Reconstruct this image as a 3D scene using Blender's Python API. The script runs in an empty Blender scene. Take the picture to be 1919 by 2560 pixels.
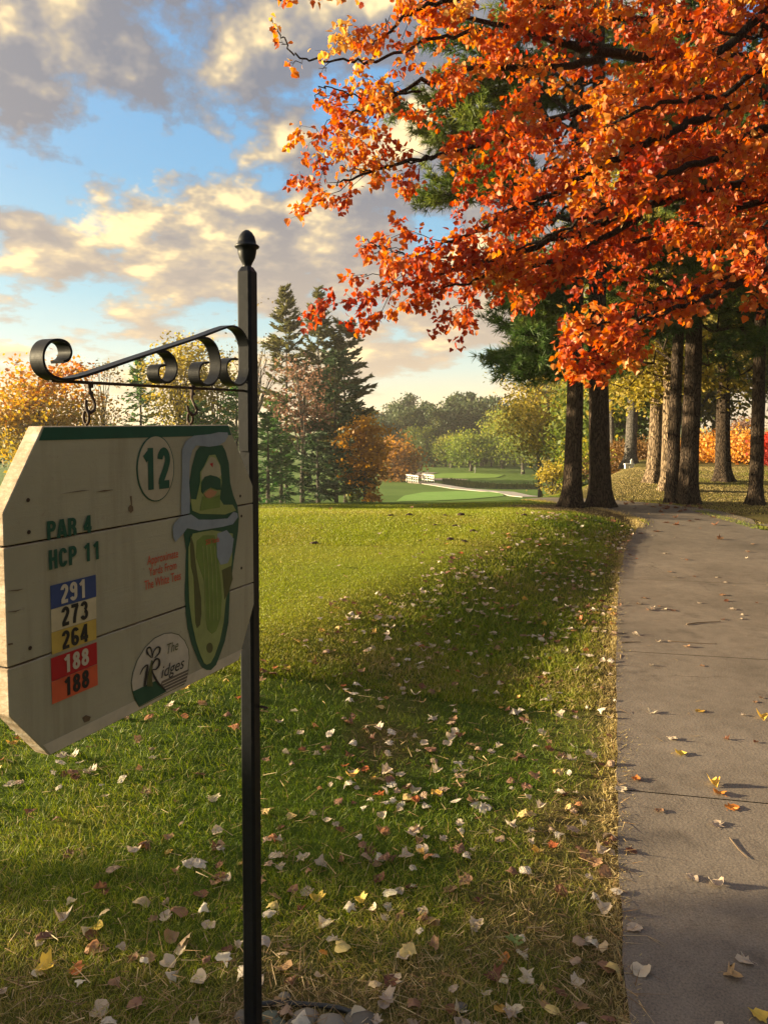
import bpy, math, random
import numpy as np
from mathutils import Vector, Matrix
R = math.radians
scene = bpy.context.scene
COL = scene.collection
rng = np.random.default_rng(12)
random.seed(12)

# ------------------------------------------------------------ camera geometry
F, PX, PY, PITCH, EYE = 1849.0, 959.5, 1166.0, R(3.5), 1.6
FWD = np.array([0, math.cos(PITCH), -math.sin(PITCH)])
UPV = np.array([0, math.sin(PITCH), math.cos(PITCH)])
CAM = np.array([0, 0, EYE])
def ray(px, py):
    return np.array([1., 0, 0])*(px-PX)/F - UPV*(py-PY)/F + FWD
def at(px, py, Y):                      # a point of the picture at Y metres ahead
    d = ray(px, py); return CAM + d*(Y/d[1])
def gnd(px, py, z=0.0):                 # a point of the picture on the level z
    d = ray(px, py); return CAM + d*((z-EYE)/d[2])
def onplane(px, py, P, n):
    d = ray(px, py); return CAM + d*(np.dot(P-CAM, n)/np.dot(d, n))

# ------------------------------------------------------------ noise + terrain
def _h(ix, iy, s):
    v = np.sin(ix*127.1+iy*311.7+s*74.7)*43758.5453
    return v-np.floor(v)
def vnoise(x, y, s=0):
    x = np.asarray(x, float); y = np.asarray(y, float)
    ix, iy = np.floor(x), np.floor(y); fx, fy = x-ix, y-iy
    fx = fx*fx*(3-2*fx); fy = fy*fy*(3-2*fy)
    a = _h(ix, iy, s)*(1-fx)+_h(ix+1, iy, s)*fx
    b = _h(ix, iy+1, s)*(1-fx)+_h(ix+1, iy+1, s)*fx
    return a*(1-fy)+b*fy
def fbm(x, y, s=0, o=3):
    t, a, n = 0, 1, 0
    for k in range(o):
        t = t+a*vnoise(np.asarray(x)*2**k, np.asarray(y)*2**k, s+k*7); n += a; a *= .5
    return t/n
def sst(a, b, x):
    t = np.clip((np.asarray(x, float)-a)/(b-a), 0, 1); return t*t*(3-2*t)
PROF_Y = [-60, 13.8, 15.2, 17, 21, 30, 42, 60, 85, 110, 150, 200, 900]
PROF_Z = [0, 0, -.07, -.33, -1.0, -2.6, -4.0, -5.15, -6.5, -7.5, -8.0, -8.2, -8.2]
def tee_mask(x, y):
    # plateau of the teeing ground: left of an oblique edge, in front of the crest
    edge = -.80+.433*(np.asarray(y, float)-4.2)+.10*np.sin(np.asarray(y)*.9)
    s = edge-np.asarray(x, float)
    near = sst(2.0, 4.3, np.asarray(y, float)+.25*np.asarray(x, float))
    return sst(-1.9, .2, s)*near
def height(x, y):
    x = np.asarray(x, float); y = np.asarray(y, float)
    low = np.interp(y, PROF_Y, PROF_Z)
    # far bank behind the creek: the green rises a little on the right
    low = low+.55*np.exp(-((x-14)/26.)**2-((y-138)/16.)**2)
    B = 2.9+.40*(y-14)
    w = np.where(y > 12, sst(-2.2, 1.4, x-B), 1.0)*1.0
    hi = np.interp(y, [0, 15, 22, 30, 45, 80, 900], [0, 0, .12, .1, -.4, -3.5, -8.2])
    w = w*(1-sst(60, 120, y))
    z = low*(1-w)+hi*w
    z = z+.25*tee_mask(x, y)*(1-sst(10.2, 14.5, y))
    amp = sst(3, 8, np.hypot(x, y-2))
    z = z+(fbm(x*.35, y*.35, 3)-.5)*.05*amp*(y < 60)
    return z
def hz(x, y): return float(height(x, y))

# ------------------------------------------------------------ path layout (metres)
LE = [gnd(*p)[:2] for p in [(1585, 2760), (1571, 2560), (1550, 2300), (1542, 2050), (1540, 1850), (1539, 1700), (1540, 1560), (1546, 1450), (1562, 1375), (1592, 1325)]]
LE = np.array([(.38, .9)]+[tuple(p) for p in LE])
PW = 2.05
def dist_path_left(x, y):               # signed distance to the path's left edge (positive = on the path side)
    ex = np.interp(y, LE[:, 1], LE[:, 0]); return np.asarray(x)-ex
LB_low = np.array([gnd(*p)[:2] for p in [(1592, 1325), (1598, 1308), (1580, 1297), (1535, 1286), (1480, 1276), (1420, 1264), (1360, 1254), (1310, 1247)]])
LB_far = np.array([gnd(*p)[:2] for p in [(1900, 1330), (1880, 1300), (1780, 1276), (1680, 1264), (1570, 1256), (1480, 1250), (1400, 1245), (1335, 1240)]])
def on_path(x, y, m=0.0):
    x = np.asarray(x, float); y = np.asarray(y, float)
    d = dist_path_left(x, y)
    a = (y < LE[-1, 1]) & (d > -m) & (d < PW+m)
    lo = np.interp(x, LB_low[::-1, 0], LB_low[::-1, 1]); hi = np.interp(x, LB_far[::-1, 0], LB_far[::-1, 1])
    b = (y >= LE[-1, 1]) & (y > lo-m) & (y < hi+m) & (x > LB_low[-1, 0]) & (x < LB_far[1, 0])
    c = (x >= LB_far[1, 0]-.05) & (y > 10.0-.02*(x-5.4)-m) & (y < 12.7-.05*(x-5.4)+m)
    return a | b | c
def dryness(x, y):
    x = np.asarray(x, float); y = np.asarray(y, float)
    d = -dist_path_left(x, y)
    edge = np.exp(-np.clip(d, 0, 9)/.22)*.9*(y < 12)*(d > -.3)
    n = fbm(x*1.1+7, y*1.1, 21, 4)
    t = sst(.5, .72, n)*.8*np.where(x < -.45, .45, 1)*np.where(y > 3.6, .4, 1)
    foot = np.exp(-((x+.25)**2+(y-1.7)**2)/.3)*.25+np.exp(-((x-.35)**2+(y-1.55)**2)/.18)*.5
    px = np.hypot(x-3.65, (y-12.95)*1.2)
    pine = (1-sst(.8, 1.8, px+(fbm(x*2, y*2, 5)-.5)*.8))*1.0
    right = np.where(d < -PW+.1, .72, 0)*np.where(y < 13, 1, 0)
    grove = np.where((y > 13) & (x > 3.2+.33*(y-13)), .68, 0)
    tee = tee_mask(x, y)*(y > 4)
    v = np.maximum.reduce([edge, t*(1-tee*.85)*(y < 14), foot, pine, right, grove])
    return np.clip(v+(fbm(x*6, y*6, 9)-.5)*.35*(v > .05), 0, 1)

# ------------------------------------------------------------ mesh builder
class MB:
    def __init__(s): s.V, s.Fs, s.T, s.n = [], [], [], 0
    def add(s, V, Fc, tint=0.0):
        V = np.asarray(V, float).reshape(-1, 3); Fc = np.asarray(Fc, int)
        if Fc.ndim == 1: Fc = Fc[None]
        s.V.append(V); s.Fs.append(Fc+s.n); s.T.append(np.broadcast_to(np.asarray(tint, float), (len(V),)).copy()); s.n += len(V)
    def build(s, name, mat, parent=None, origin=(0, 0, 0), smooth=False):
        me = bpy.data.meshes.new(name)
        V = np.concatenate(s.V)-np.asarray(origin, float)
        loops = np.concatenate([f.ravel() for f in s.Fs])
        tot = np.concatenate([np.full(len(f), f.shape[1]) for f in s.Fs])
        st = np.concatenate([[0], np.cumsum(tot)[:-1]])
        me.vertices.add(len(V)); me.vertices.foreach_set('co', V.astype(np.float32).ravel())
        me.loops.add(len(loops)); me.loops.foreach_set('vertex_index', loops.astype(np.int32))
        me.polygons.add(len(tot)); me.polygons.foreach_set('loop_start', st.astype(np.int32))
        me.polygons.foreach_set('use_smooth', np.full(len(tot), bool(smooth)))
        a = me.attributes.new('tint', 'FLOAT', 'POINT'); a.data.foreach_set('value', np.concatenate(s.T).astype(np.float32))
        me.update(calc_edges=True)
        if mat: me.materials.append(mat)
        o = bpy.data.objects.new(name, me); COL.objects.link(o)
        if parent is not None: o.parent = parent
        return o
    # ---- shapes
    def tube(s, pts, rad, seg=8, tint=0.0, cap=True, wob=0.0):
        P = np.asarray(pts, float); n = len(P); rad = np.broadcast_to(np.asarray(rad, float), (n,))
        T = np.gradient(P, axis=0); T /= np.linalg.norm(T, axis=1)[:, None]+1e-9
        ref = np.array([0, 0, 1.]) if abs(T[0, 2]) < .9 else np.array([1., 0, 0])
        N = np.cross(T[0], ref); N /= np.linalg.norm(N); V = []
        ang = np.arange(seg)/seg*2*math.pi
        for i in range(n):
            N = N-T[i]*np.dot(N, T[i]); N /= np.linalg.norm(N)+1e-9; Bn = np.cross(T[i], N)
            r = rad[i]*(1+(wob*np.sin(ang*3+i*.7)+wob*.6*np.sin(ang*7+i*1.9) if wob else 0))
            r = np.broadcast_to(r, (seg,))
            V.append(P[i]+np.outer(np.cos(ang)*r, N)+np.outer(np.sin(ang)*r, Bn))
        V = np.concatenate(V); i = np.arange(n-1)[:, None]*seg; j = np.arange(seg)[None]; k = (j+1) % seg
        Fc = np.stack([i+j, i+k, i+seg+k, i+seg+j], -1).reshape(-1, 4)
        s.add(V, Fc, tint)
        if cap:
            b = s.n-len(V)
            s.Fs.append(np.array([np.arange(seg)[::-1]+b])); s.Fs.append(np.array([np.arange(seg)+b+(n-1)*seg]))
    def box(s, c, size, M=None, tint=0.0, bevel=0.0):
        hx, hy, hz_ = np.asarray(size)/2.
        V = np.array([(x, y, z) for x in (-hx, hx) for y in (-hy, hy) for z in (-hz_, hz_)])
        if M is not None: V = V@np.asarray(M).T
        s.add(V+np.asarray(c), [(0, 1, 3, 2), (4, 6, 7, 5), (0, 4, 5, 1), (2, 3, 7, 6), (0, 2, 6, 4), (1, 5, 7, 3)], tint)
    def prism(s, P, n, t):              # outline P (3-D, planar, seen counter-clockwise against n) extruded back by t
        P = np.asarray(P, float); k = len(P); n = np.asarray(n)
        s.add(np.concatenate([P, P-n*t]), np.arange(k))
        b = s.n-2*k
        s.Fs.append(np.array([np.arange(k)[::-1]+k+b]))
        i = np.arange(k); j = (i+1) % k
        s.Fs.append(np.stack([j, i, i+k, j+k], -1)+b)
    def lathe(s, c, prof, seg=24, tint=0.0, sq=0.0):
        a = np.arange(seg)/seg*2*math.pi; V = []
        for r, z in prof: V.append(np.stack([c[0]+r*np.cos(a), c[1]+r*np.sin(a), np.full(seg, c[2]+z)], -1))
        V = np.concatenate(V); n = len(prof); i = np.arange(n-1)[:, None]*seg; j = np.arange(seg)[None]; k = (j+1) % seg
        s.add(V, np.stack([i+j, i+k, i+seg+k, i+seg+j], -1).reshape(-1, 4), tint)
        b = s.n-len(V); s.Fs.append(np.array([np.arange(seg)[::-1]+b])); s.Fs.append(np.array([np.arange(seg)+b+(n-1)*seg]))
    def quads(s, C, A, Bv, tint):       # diamonds: centres C, half axes A, Bv
        n = len(C); V = np.stack([C-A, C+Bv-A*.1, C+A, C-Bv-A*.1], 1).reshape(-1, 3)
        s.add(V, np.arange(4*n).reshape(n, 4), np.repeat(tint, 4))
    def strips(s, P0, P1, W, tint, sag=None):   # thin blades from P0 to P1, half width vectors W, pointed
        n = len(P0)
        V = np.stack([P0-W, P0+W, P1+W*.25, P1-W*.25], 1).reshape(-1, 3)
        s.add(V, np.arange(4*n).reshape(n, 4), np.repeat(tint, 4))

def thing(name, label, cat, loc=(0, 0, 0), group=None):
    o = bpy.data.objects.new(name, None); COL.objects.link(o); o.location = loc; o.empty_display_size = .2
    return tag(o, label, cat, group)
def tag(o, label, cat, group=None, kind=None):
    if label: o['label'] = label
    if cat: o['category'] = cat
    if group: o['group'] = group
    if kind: o['kind'] = kind
    return o
KIDS = {}
def kids(o): return [c for c in COL.objects if c.parent == o]
def copy_tree(o, loc, rz=0, sc=(1, 1, 1), label=None, group=None, ch=None, mats=None):
    c = o.copy(); COL.objects.link(c); c.location = loc; c.rotation_euler = (0, 0, rz); c.scale = sc
    if label: c['label'] = label
    if group: c['group'] = group
    for k in (ch if ch is not None else kids(o)):
        q = k.copy(); COL.objects.link(q); q.parent = c
        if mats and k.name.split('.')[0] in mats:
            q.material_slots[0].link = 'OBJECT'; q.material_slots[0].material = mats[k.name.split('.')[0]]
    return c
def unit(v): return v/(np.linalg.norm(v, axis=-1, keepdims=True)+1e-9)
def rdir(n, r=None): return unit((r or rng).normal(size=(n, 3)))

# ------------------------------------------------------------ materials
def newmat(name):
    m = bpy.data.materials.new(name); m.use_nodes = True
    nt = m.node_tree; b = nt.nodes['Principled BSDF']; return m, nt, b
def N(nt, t, **kw):
    n = nt.nodes.new(t)
    for k, v in kw.items():
        if k.startswith('i_'): n.inputs[k[2:].replace('_', ' ')].default_value = v
        else: setattr(n, k, v)
    return n
def ramp(nt, stops, fac=None):
    r = nt.nodes.new('ShaderNodeValToRGB'); e = r.color_ramp.elements
    while len(e) < len(stops): e.new(.5)
    for el, (p, c) in zip(e, stops): el.position = p; el.color = (*c, 1)
    if fac is not None: nt.links.new(fac, r.inputs[0])
    return r
def mixc(nt, f, a, b, typ='MIX'):
    m = nt.nodes.new('ShaderNodeMix'); m.data_type = 'RGBA'; m.blend_type = typ
    for s, v in ((m.inputs[0], f), (m.inputs[6], a), (m.inputs[7], b)):
        if hasattr(v, 'is_linked'): nt.links.new(v, s)
        else: s.default_value = v if not isinstance(v, tuple) else (*v, 1)
    return m.outputs[2]
def math_(nt, op, a, b=None, c=None):
    m = nt.nodes.new('ShaderNodeMath'); m.operation = op
    for i, v in enumerate((a, b, c)):
        if v is None: continue
        if hasattr(v, 'is_linked'): nt.links.new(v, m.inputs[i])
        else: m.inputs[i].default_value = v
    return m.outputs[0]
def noise(nt, scale, detail=4, rough=.55, vec=None, dim='3D'):
    n = N(nt, 'ShaderNodeTexNoise', noise_dimensions=dim); n.inputs['Scale'].default_value = scale
    n.inputs['Detail'].default_value = detail; n.inputs['Roughness'].default_value = rough
    if vec is not None: nt.links.new(vec, n.inputs['Vector'])
    return n.outputs[0]
def objvec(nt, sc=(1, 1, 1), geo=False):
    if geo: v = N(nt, 'ShaderNodeNewGeometry').outputs['Position']
    else: v = N(nt, 'ShaderNodeTexCoord').outputs['Object']
    if sc != (1, 1, 1):
        mp = N(nt, 'ShaderNodeMapping'); mp.inputs['Scale'].default_value = sc; nt.links.new(v, mp.inputs[0]); v = mp.outputs[0]
    return v
def bump(nt, b, h, st=.4, d=.01):
    k = N(nt, 'ShaderNodeBump'); k.inputs['Strength'].default_value = st; k.inputs['Distance'].default_value = d
    nt.links.new(h, k.inputs['Height']); nt.links.new(k.outputs[0], b.inputs['Normal'])
def leafmat(name, stops, trans=.45, rough=.55, spec=.25):
    m, nt, b = newmat(name)
    a = N(nt, 'ShaderNodeAttribute', attribute_name='tint')
    c = ramp(nt, stops, a.outputs['Fac']).outputs[0]
    nt.links.new(c, b.inputs['Base Color']); b.inputs['Roughness'].default_value = rough; b.inputs['Specular IOR Level'].default_value = spec
    tr = N(nt, 'ShaderNodeBsdfTranslucent'); hs = N(nt, 'ShaderNodeHueSaturation'); hs.inputs['Saturation'].default_value = 1.1; hs.inputs['Value'].default_value = 1.25
    nt.links.new(c, hs.inputs['Color']); nt.links.new(hs.outputs[0], tr.inputs[0])
    mx = N(nt, 'ShaderNodeMixShader'); mx.inputs[0].default_value = trans
    nt.links.new(b.outputs[0], mx.inputs[1]); nt.links.new(tr.outputs[0], mx.inputs[2])
    nt.links.new(mx.outputs[0], nt.nodes['Material Output'].inputs[0])
    return m
def plain(name, col, rough=.6, var=.15, scale=20, spec=.3, metal=0, bmp=0):
    m, nt, b = newmat(name); v = objvec(nt); n = noise(nt, scale, 5, .6, v)
    lo = tuple(c*(1-var) for c in col); hi = tuple(min(1, c*(1+var)) for c in col)
    nt.links.new(ramp(nt, [(.3, lo), (.7, hi)], n).outputs[0], b.inputs['Base Color'])
    b.inputs['Roughness'].default_value = rough; b.inputs['Specular IOR Level'].default_value = spec; b.inputs['Metallic'].default_value = metal
    if bmp: bump(nt, b, n, bmp, .003)
    return m
def barkmat(name, dark, light, sc=1.0):
    m, nt, b = newmat(name); v = objvec(nt, (1, 1, .22))
    vo = N(nt, 'ShaderNodeTexVoronoi', feature='DISTANCE_TO_EDGE'); vo.inputs['Scale'].default_value = 34*sc
    n1 = noise(nt, 9*sc, 6, .65, v)
    wv = N(nt, 'ShaderNodeVectorMath', operation='ADD'); nt.links.new(v, wv.inputs[0])
    nz = N(nt, 'ShaderNodeTexNoise'); nz.inputs['Scale'].default_value = 12*sc; nt.links.new(v, nz.inputs['Vector'])
    sc2 = N(nt, 'ShaderNodeVectorMath', operation='SCALE'); sc2.inputs['Scale'].default_value = .11; nt.links.new(nz.outputs['Color'], sc2.inputs[0])
    nt.links.new(sc2.outputs[0], wv.inputs[1]); nt.links.new(wv.outputs[0], vo.inputs['Vector'])
    h = math_(nt, 'MULTIPLY', math_(nt, 'MINIMUM', math_(nt, 'MULTIPLY', vo.outputs['Distance'], 5.0), 1.0), math_(nt, 'ADD', n1, .35))
    lich = noise(nt, 3.5, 5, .7, objvec(nt))
    c = ramp(nt, [(.1, dark), (.75, light)], h).outputs[0]
    c = mixc(nt, ramp(nt, [(.62, (0, 0, 0)), (.78, (.45, .45, .45))], lich).outputs[0], c, tuple(min(1, x*1.7) for x in light))
    nt.links.new(c, b.inputs['Base Color']); b.inputs['Roughness'].default_value = .9; b.inputs['Specular IOR Level'].default_value = .15
    bump(nt, b, h, .9, .03)
    return m
# ------------------------------------------------------------ ground
def m_ground():
    m, nt, b = newmat('ground_turf'); P = objvec(nt, geo=True)
    dry = N(nt, 'ShaderNodeAttribute', attribute_name='tint').outputs['Fac']
    tee = N(nt, 'ShaderNodeAttribute', attribute_name='mown').outputs['Fac']
    n1 = noise(nt, 1.3, 6, .6, P); n2 = noise(nt, 38, 5, .7, P); n3 = noise(nt, .12, 4, .5, P)
    g = ramp(nt, [(.3, (.045, .08, .010)), (.55, (.085, .13, .014)), (.75, (.14, .16, .02))], n1).outputs[0]
    far = ramp(nt, [(.35, (.10, .18, .028)), (.65, (.14, .23, .04))], n3).outputs[0]
    y = N(nt, 'ShaderNodeSeparateXYZ'); nt.links.new(P, y.inputs[0])
    fy = ramp(nt, [(.0, (0, 0, 0)), (1, (1, 1, 1))], math_(nt, 'DIVIDE', math_(nt, 'SUBTRACT', y.outputs[1], 20.), 30.)).outputs[0]
    g = mixc(nt, fy, g, far)
    t = ramp(nt, [(.3, (.20, .235, .018)), (.7, (.28, .29, .024))], n1).outputs[0]
    c = mixc(nt, tee, g, t)
    s = ramp(nt, [(.25, (.06, .04, .018)), (.5, (.15, .098, .04)), (.75, (.28, .19, .085))], n2).outputs[0]
    c = mixc(nt, dry, c, s)
    c = mixc(nt, .55, c, ramp(nt, [(.25, (.35, .35, .35)), (.75, (1, 1, 1))], n2).outputs[0], 'MULTIPLY')
    nt.links.new(c, b.inputs['Base Color']); b.inputs['Roughness'].default_value = .95; b.inputs['Specular IOR Level'].default_value = .1
    bump(nt, b, n2, .8, .02); return m
def axis(parts):
    out = []
    for a, b_, st in parts: out += list(np.arange(a, b_, st))
    return np.array(out)
gx = axis([(-700, -200, 50), (-200, -60, 10), (-60, -16, 2), (-16, -4, .5), (-4, 6.5, .11), (6.5, 14, .4), (14, 60, 2), (60, 200, 10), (200, 701, 50)])
gy = axis([(-80, -10, 7), (-10, .4, 1.), (.4, 17, .11), (17, 30, .5), (30, 160, 2.), (160, 300, 10), (300, 1001, 50)])
GX, GY = np.meshgrid(gx, gy)
GZ = height(GX, GY)
g = MB(); nx, ny = len(gx), len(gy)
i = np.arange(ny-1)[:, None]*nx; j = np.arange(nx-1)[None]
g.add(np.stack([GX, GY, GZ], -1).reshape(-1, 3), np.stack([i+j, i+j+1, i+nx+j+1, i+nx+j], -1).reshape(-1, 4), (dryness(GX, GY)*(GY < 45)).ravel())
ground = g.build('ground', m_ground(), smooth=True); tag(ground, None, None, None, 'structure')
a = ground.data.attributes.new('mown', 'FLOAT', 'POINT')
teeV = sst(.72, .97, tee_mask(GX, GY))*(GY < 12.5)*(GY > 3)
a.data.foreach_set('value', teeV.ravel().astype(np.float32))

# ------------------------------------------------------------ paths
def m_concrete():
    m, nt, b = newmat('worn_asphalt'); P = objvec(nt, geo=True)
    n1 = noise(nt, .9, 5, .6, P); n2 = noise(nt, 140, 3, .7, P); n3 = noise(nt, 9, 6, .7, P)
    c = ramp(nt, [(.3, (.134, .110, .086)), (.5, (.188, .154, .122)), (.72, (.248, .205, .163))], n1).outputs[0]
    c = mixc(nt, .75, c, ramp(nt, [(.3, (.45, .45, .45)), (.5, (1, 1, 1)), (.72, (1.5, 1.45, 1.35))], n2).outputs[0], 'MULTIPLY')
    c = mixc(nt, .5, c, ramp(nt, [(.3, (.6, .6, .6)), (.6, (1.1, 1.1, 1.1))], n3).outputs[0], 'MULTIPLY')
    vo = N(nt, 'ShaderNodeTexVoronoi'); vo.inputs['Scale'].default_value = 70; nt.links.new(P, vo.inputs['Vector'])
    st_ = noise(nt, 2.3, 7, .75, P); c = mixc(nt, ramp(nt, [(.56, (0, 0, 0)), (.66, (.5, .5, .5))], st_).outputs[0], c, (.075, .06, .048)); c = mixc(nt, ramp(nt, [(.30, (.45, .45, .45)), (.40, (0, 0, 0))], st_).outputs[0], c, (.27, .22, .175))
    fl = ramp(nt, [(.05, (1, 1, 1)), (.11, (0, 0, 0))], vo.outputs['Distance']).outputs[0]
    c = mixc(nt, math_(nt, 'MULTIPLY', fl, .3), c, (.42, .35, .27))
    ck = N(nt, 'ShaderNodeTexVoronoi', feature='DISTANCE_TO_EDGE'); ck.inputs['Scale'].default_value = .55; wn = N(nt, 'ShaderNodeTexNoise'); wn.inputs['Scale'].default_value = 3; wn.inputs['Detail'].default_value = 6; nt.links.new(P, wn.inputs['Vector'])
    wa = N(nt, 'ShaderNodeVectorMath', operation='ADD'); nt.links.new(P, wa.inputs[0]); nt.links.new(wn.outputs['Color'], wa.inputs[1]); nt.links.new(wa.outputs[0], ck.inputs['Vector'])
    cm = math_(nt, 'MULTIPLY', ramp(nt, [(.0, (1, 1, 1)), (.006, (0, 0, 0))], ck.outputs['Distance']).outputs[0], ramp(nt, [(.5, (0, 0, 0)), (.58, (1, 1, 1))], n1).outputs[0])
    c = mixc(nt, math_(nt, 'MULTIPLY', cm, .7), c, (.05, .038, .03))
    nt.links.new(c, b.inputs['Base Color']); b.inputs['Roughness'].default_value = .8; b.inputs['Specular IOR Level'].default_value = .25
    bump(nt, b, math_(nt, 'ADD', n2, math_(nt, 'MULTIPLY', vo.outputs['Distance'], .8)), .3, .0025); return m
M_CON = m_concrete()
def resample(P, n):
    P = np.asarray(P); d = np.concatenate([[0], np.cumsum(np.linalg.norm(np.diff(P, axis=0), axis=1))]); t = np.linspace(0, d[-1], n)
    return np.stack([np.interp(t, d, P[:, k]) for k in range(P.shape[1])], -1)
def loft(mb, L, Rr, nc, off=.014, skirt=True):
    n = len(L); u = np.linspace(0, 1, nc)
    XY = L[:, None]*(1-u[None, :, None])+Rr[:, None]*u[None, :, None]
    Z = height(XY[..., 0], XY[..., 1])+off
    V = np.concatenate([XY, Z[..., None]], -1)
    if skirt:
        lo = V[:, :1].copy(); lo[..., 2] -= .06; hi = V[:, -1:].copy(); hi[..., 2] -= .06
        V = np.concatenate([lo, V, hi], 1); nc += 2
    i = np.arange(n-1)[:, None]*nc; j = np.arange(nc-1)[None]
    mb.add(V.reshape(-1, 3), np.stack([i+j, i+j+1, i+nc+j+1, i+nc+j], -1).reshape(-1, 4))
p = MB()
LEd = resample(LE, 120)
wobble = (fbm(LEd[:, 1]*5.2, LEd[:, 1]*0, 4)-.5)*.022
LEd[:, 0] += wobble
Rd = LEd+np.array([PW, 0]); Rd[:, 0] += (fbm(LEd[:, 1]*1.5, LEd[:, 1]*0+9, 4)-.5)*.08
# slabs split at transverse joints
jy = [3.14, 5.05, 7.4]
cut = [int(np.argmin(abs(LEd[:, 1]-q))) for q in jy]
s0 = 0
tilt = np.linspace(0, 1, 2)
for c_ in cut+[119]:
    seg_L, seg_R = LEd[s0:c_+1].copy(), Rd[s0:c_+1].copy()
    if c_ != 119: seg_L[-1, 1] -= .004; seg_R[-1, 1] -= .004
    if s0: seg_L[0, 1] += .004; seg_R[0, 1] += .004
    seg_R[:, 1] -= .42
    loft(p, seg_L, seg_R, 16); s0 = c_
lowB = resample(LB_low, 40); farB = resample(LB_far, 40)
lowB[0] = LEd[-1]; farB[0] = Rd[-1]+np.array([0, -.42])
loft(p, lowB, farB, 8)
rb0 = np.stack([np.linspace(farB[0, 0], 16, 20), np.linspace(farB[0, 1], 9.2, 20)], -1)
k1 = 5
rb1 = np.stack([np.linspace(farB[k1, 0], 16, 20), np.linspace(farB[k1, 1], 11.6, 20)], -1)
rb1[0] = farB[k1]
loft(p, rb1, rb0, 8, .0135)
path = p.build('path', M_CON, smooth=False); tag(path, None, None, None, 'structure')
jm = MB()
J = plain('joint_dirt', (.09, .065, .042), .95, .3, 40)
for q in jy:
    k = int(np.argmin(abs(LEd[:, 1]-q)))
    A, B_ = LEd[k], Rd[k]-np.array([0, .42])
    d = np.array([0, .012])
    V = [(*(A-d), hz(*A)+.006), (*(B_-d), hz(*B_)+.006), (*(B_+d), hz(*B_)+.006), (*(A+d), hz(*A)+.006)]
    jm.add(V, [0, 1, 2, 3])
tag(jm.build('path_joint', J), None, None, None, 'structure')

# lower cart path, fairway tee, green, bunker, creek
def sheet(name, outline, mat, off, res=1.5, tint=0):
    O = np.asarray(outline, float); c = O.mean(0); mb = MB(); k = len(O)
    rings = np.linspace(0, 1, 7)[1:]
    V = [(*c, hz(*c)+off)]
    for r in rings:
        Q = c+(O-c)*r; V += [(*q, hz(*q)+off) for q in Q]
    V = np.array(V); i = np.arange(k); j2 = (i+1) % k
    mb.V.append(V); mb.T.append(np.zeros(len(V))); mb.n = len(V)
    mb.Fs.append(np.stack([np.zeros(k, int), 1+i, 1+j2], -1))
    for r in range(len(rings)-1):
        mb.Fs.append(np.stack([1+r*k+i, 1+(r+1)*k+i, 1+(r+1)*k+j2, 1+r*k+j2], -1))
    return mb.build(name, mat, smooth=True)
def gt(px, py):                         # picture point onto the terrain
    d = ray(px, py); t = np.linspace(8, 400, 6000); P = CAM+d[None]*t[:, None]
    h = P[:, 2]-height(P[:, 0], P[:, 1]); k = np.argmax((h < 0) & (P[:, 1] > 45)); return P[k, :2]
def dense(O, n=60): return resample(np.concatenate([O, O[:1]]), n+1)[:-1]
def turf(name, c1, c2, sc=.5):
    m, nt, b = newmat(name); P = objvec(nt, geo=True); n = noise(nt, sc, 5, .65, P)
    nt.links.new(ramp(nt, [(.3, c1), (.7, c2)], n).outputs[0], b.inputs['Base Color']); b.inputs['Roughness'].default_value = .95; b.inputs['Specular IOR Level'].default_value = .1
    bump(nt, b, noise(nt, 12, 3, .6, P), .4, .05); return m
lt = dense(np.array([gt(*q) for q in [(990, 1254), (1010, 1240), (1060, 1231), (1140, 1229), (1220, 1230), (1256, 1234), (1258, 1241), (1180, 1248), (1080, 1253)]]))
tag(sheet('lower_tee', lt, turf('lower_tee_turf', (.17, .32, .06), (.23, .38, .09)), .05), None, None, None, 'structure')
gr = dense(np.array([gt(*q) for q in [(1062, 1190), (1100, 1184.5), (1180, 1183.5), (1260, 1188), (1240, 1195), (1160, 1197.5), (1090, 1196)]]))
tag(sheet('putting_green', gr, turf('green_turf', (.16, .27, .045), (.22, .34, .065)), .07), None, None, None, 'structure')
bk = dense(np.array([gt(*q) for q in [(1075, 1197.6), (1120, 1197.2), (1172, 1200), (1150, 1202.5), (1105, 1202.5), (1080, 1201)]]), 40)
tag(sheet('sand_bunker', bk, plain('bunker_sand', (.5, .38, .26), .95, .15, 3), .09), None, None, None, 'structure')
def strip_path(name, pts, w, mat, off):
    C = resample(np.array(pts), 50); T = np.gradient(C, axis=0); T = unit(T); Nn = np.stack([T[:, 1], -T[:, 0]], -1)
    mb = MB(); w = np.interp(np.linspace(0, 1, 50), np.linspace(0, 1, len(w)), w)[:, None]
    loft(mb, C-Nn*w/2, C+Nn*w/2, 4, off); return mb.build(name, mat)
M_FARP = turf('far_path_concrete', (.36, .32, .28), (.46, .42, .38), 1.)
tag(strip_path('lower_path', [gt(*q) for q in [(1330, 1243), (1300, 1240), (1283, 1236), (1262, 1231), (1205, 1227), (1150, 1222), (1105, 1214.5), (1062, 1208)]], [2.2, 2.0, 2.2], M_FARP, .06), None, None, None, 'structure')
tag(strip_path('far_path', [gt(*q) for q in [(1036, 1197), (1030, 1192), (1040, 1186), (1060, 1181.5)]], [3., 4.5, 5.], turf('far_path_grey', (.25, .2, .17), (.3, .25, .21), 1.), .08), None, None, None, 'structure')
M_WATER, nt, b = newmat('creek_water'); b.inputs['Base Color'].default_value = (.02, .03, .025, 1); b.inputs['Roughness'].default_value = .12
cr = [gt(*q) for q in [(1085, 1206), (1120, 1213.5), (1180, 1219.5), (1260, 1222), (1345, 1222)]]
tag(strip_path('creek', cr, [1.6, 3.2, 3.5], M_WATER, .05), None, None, None, 'structure')
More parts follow.
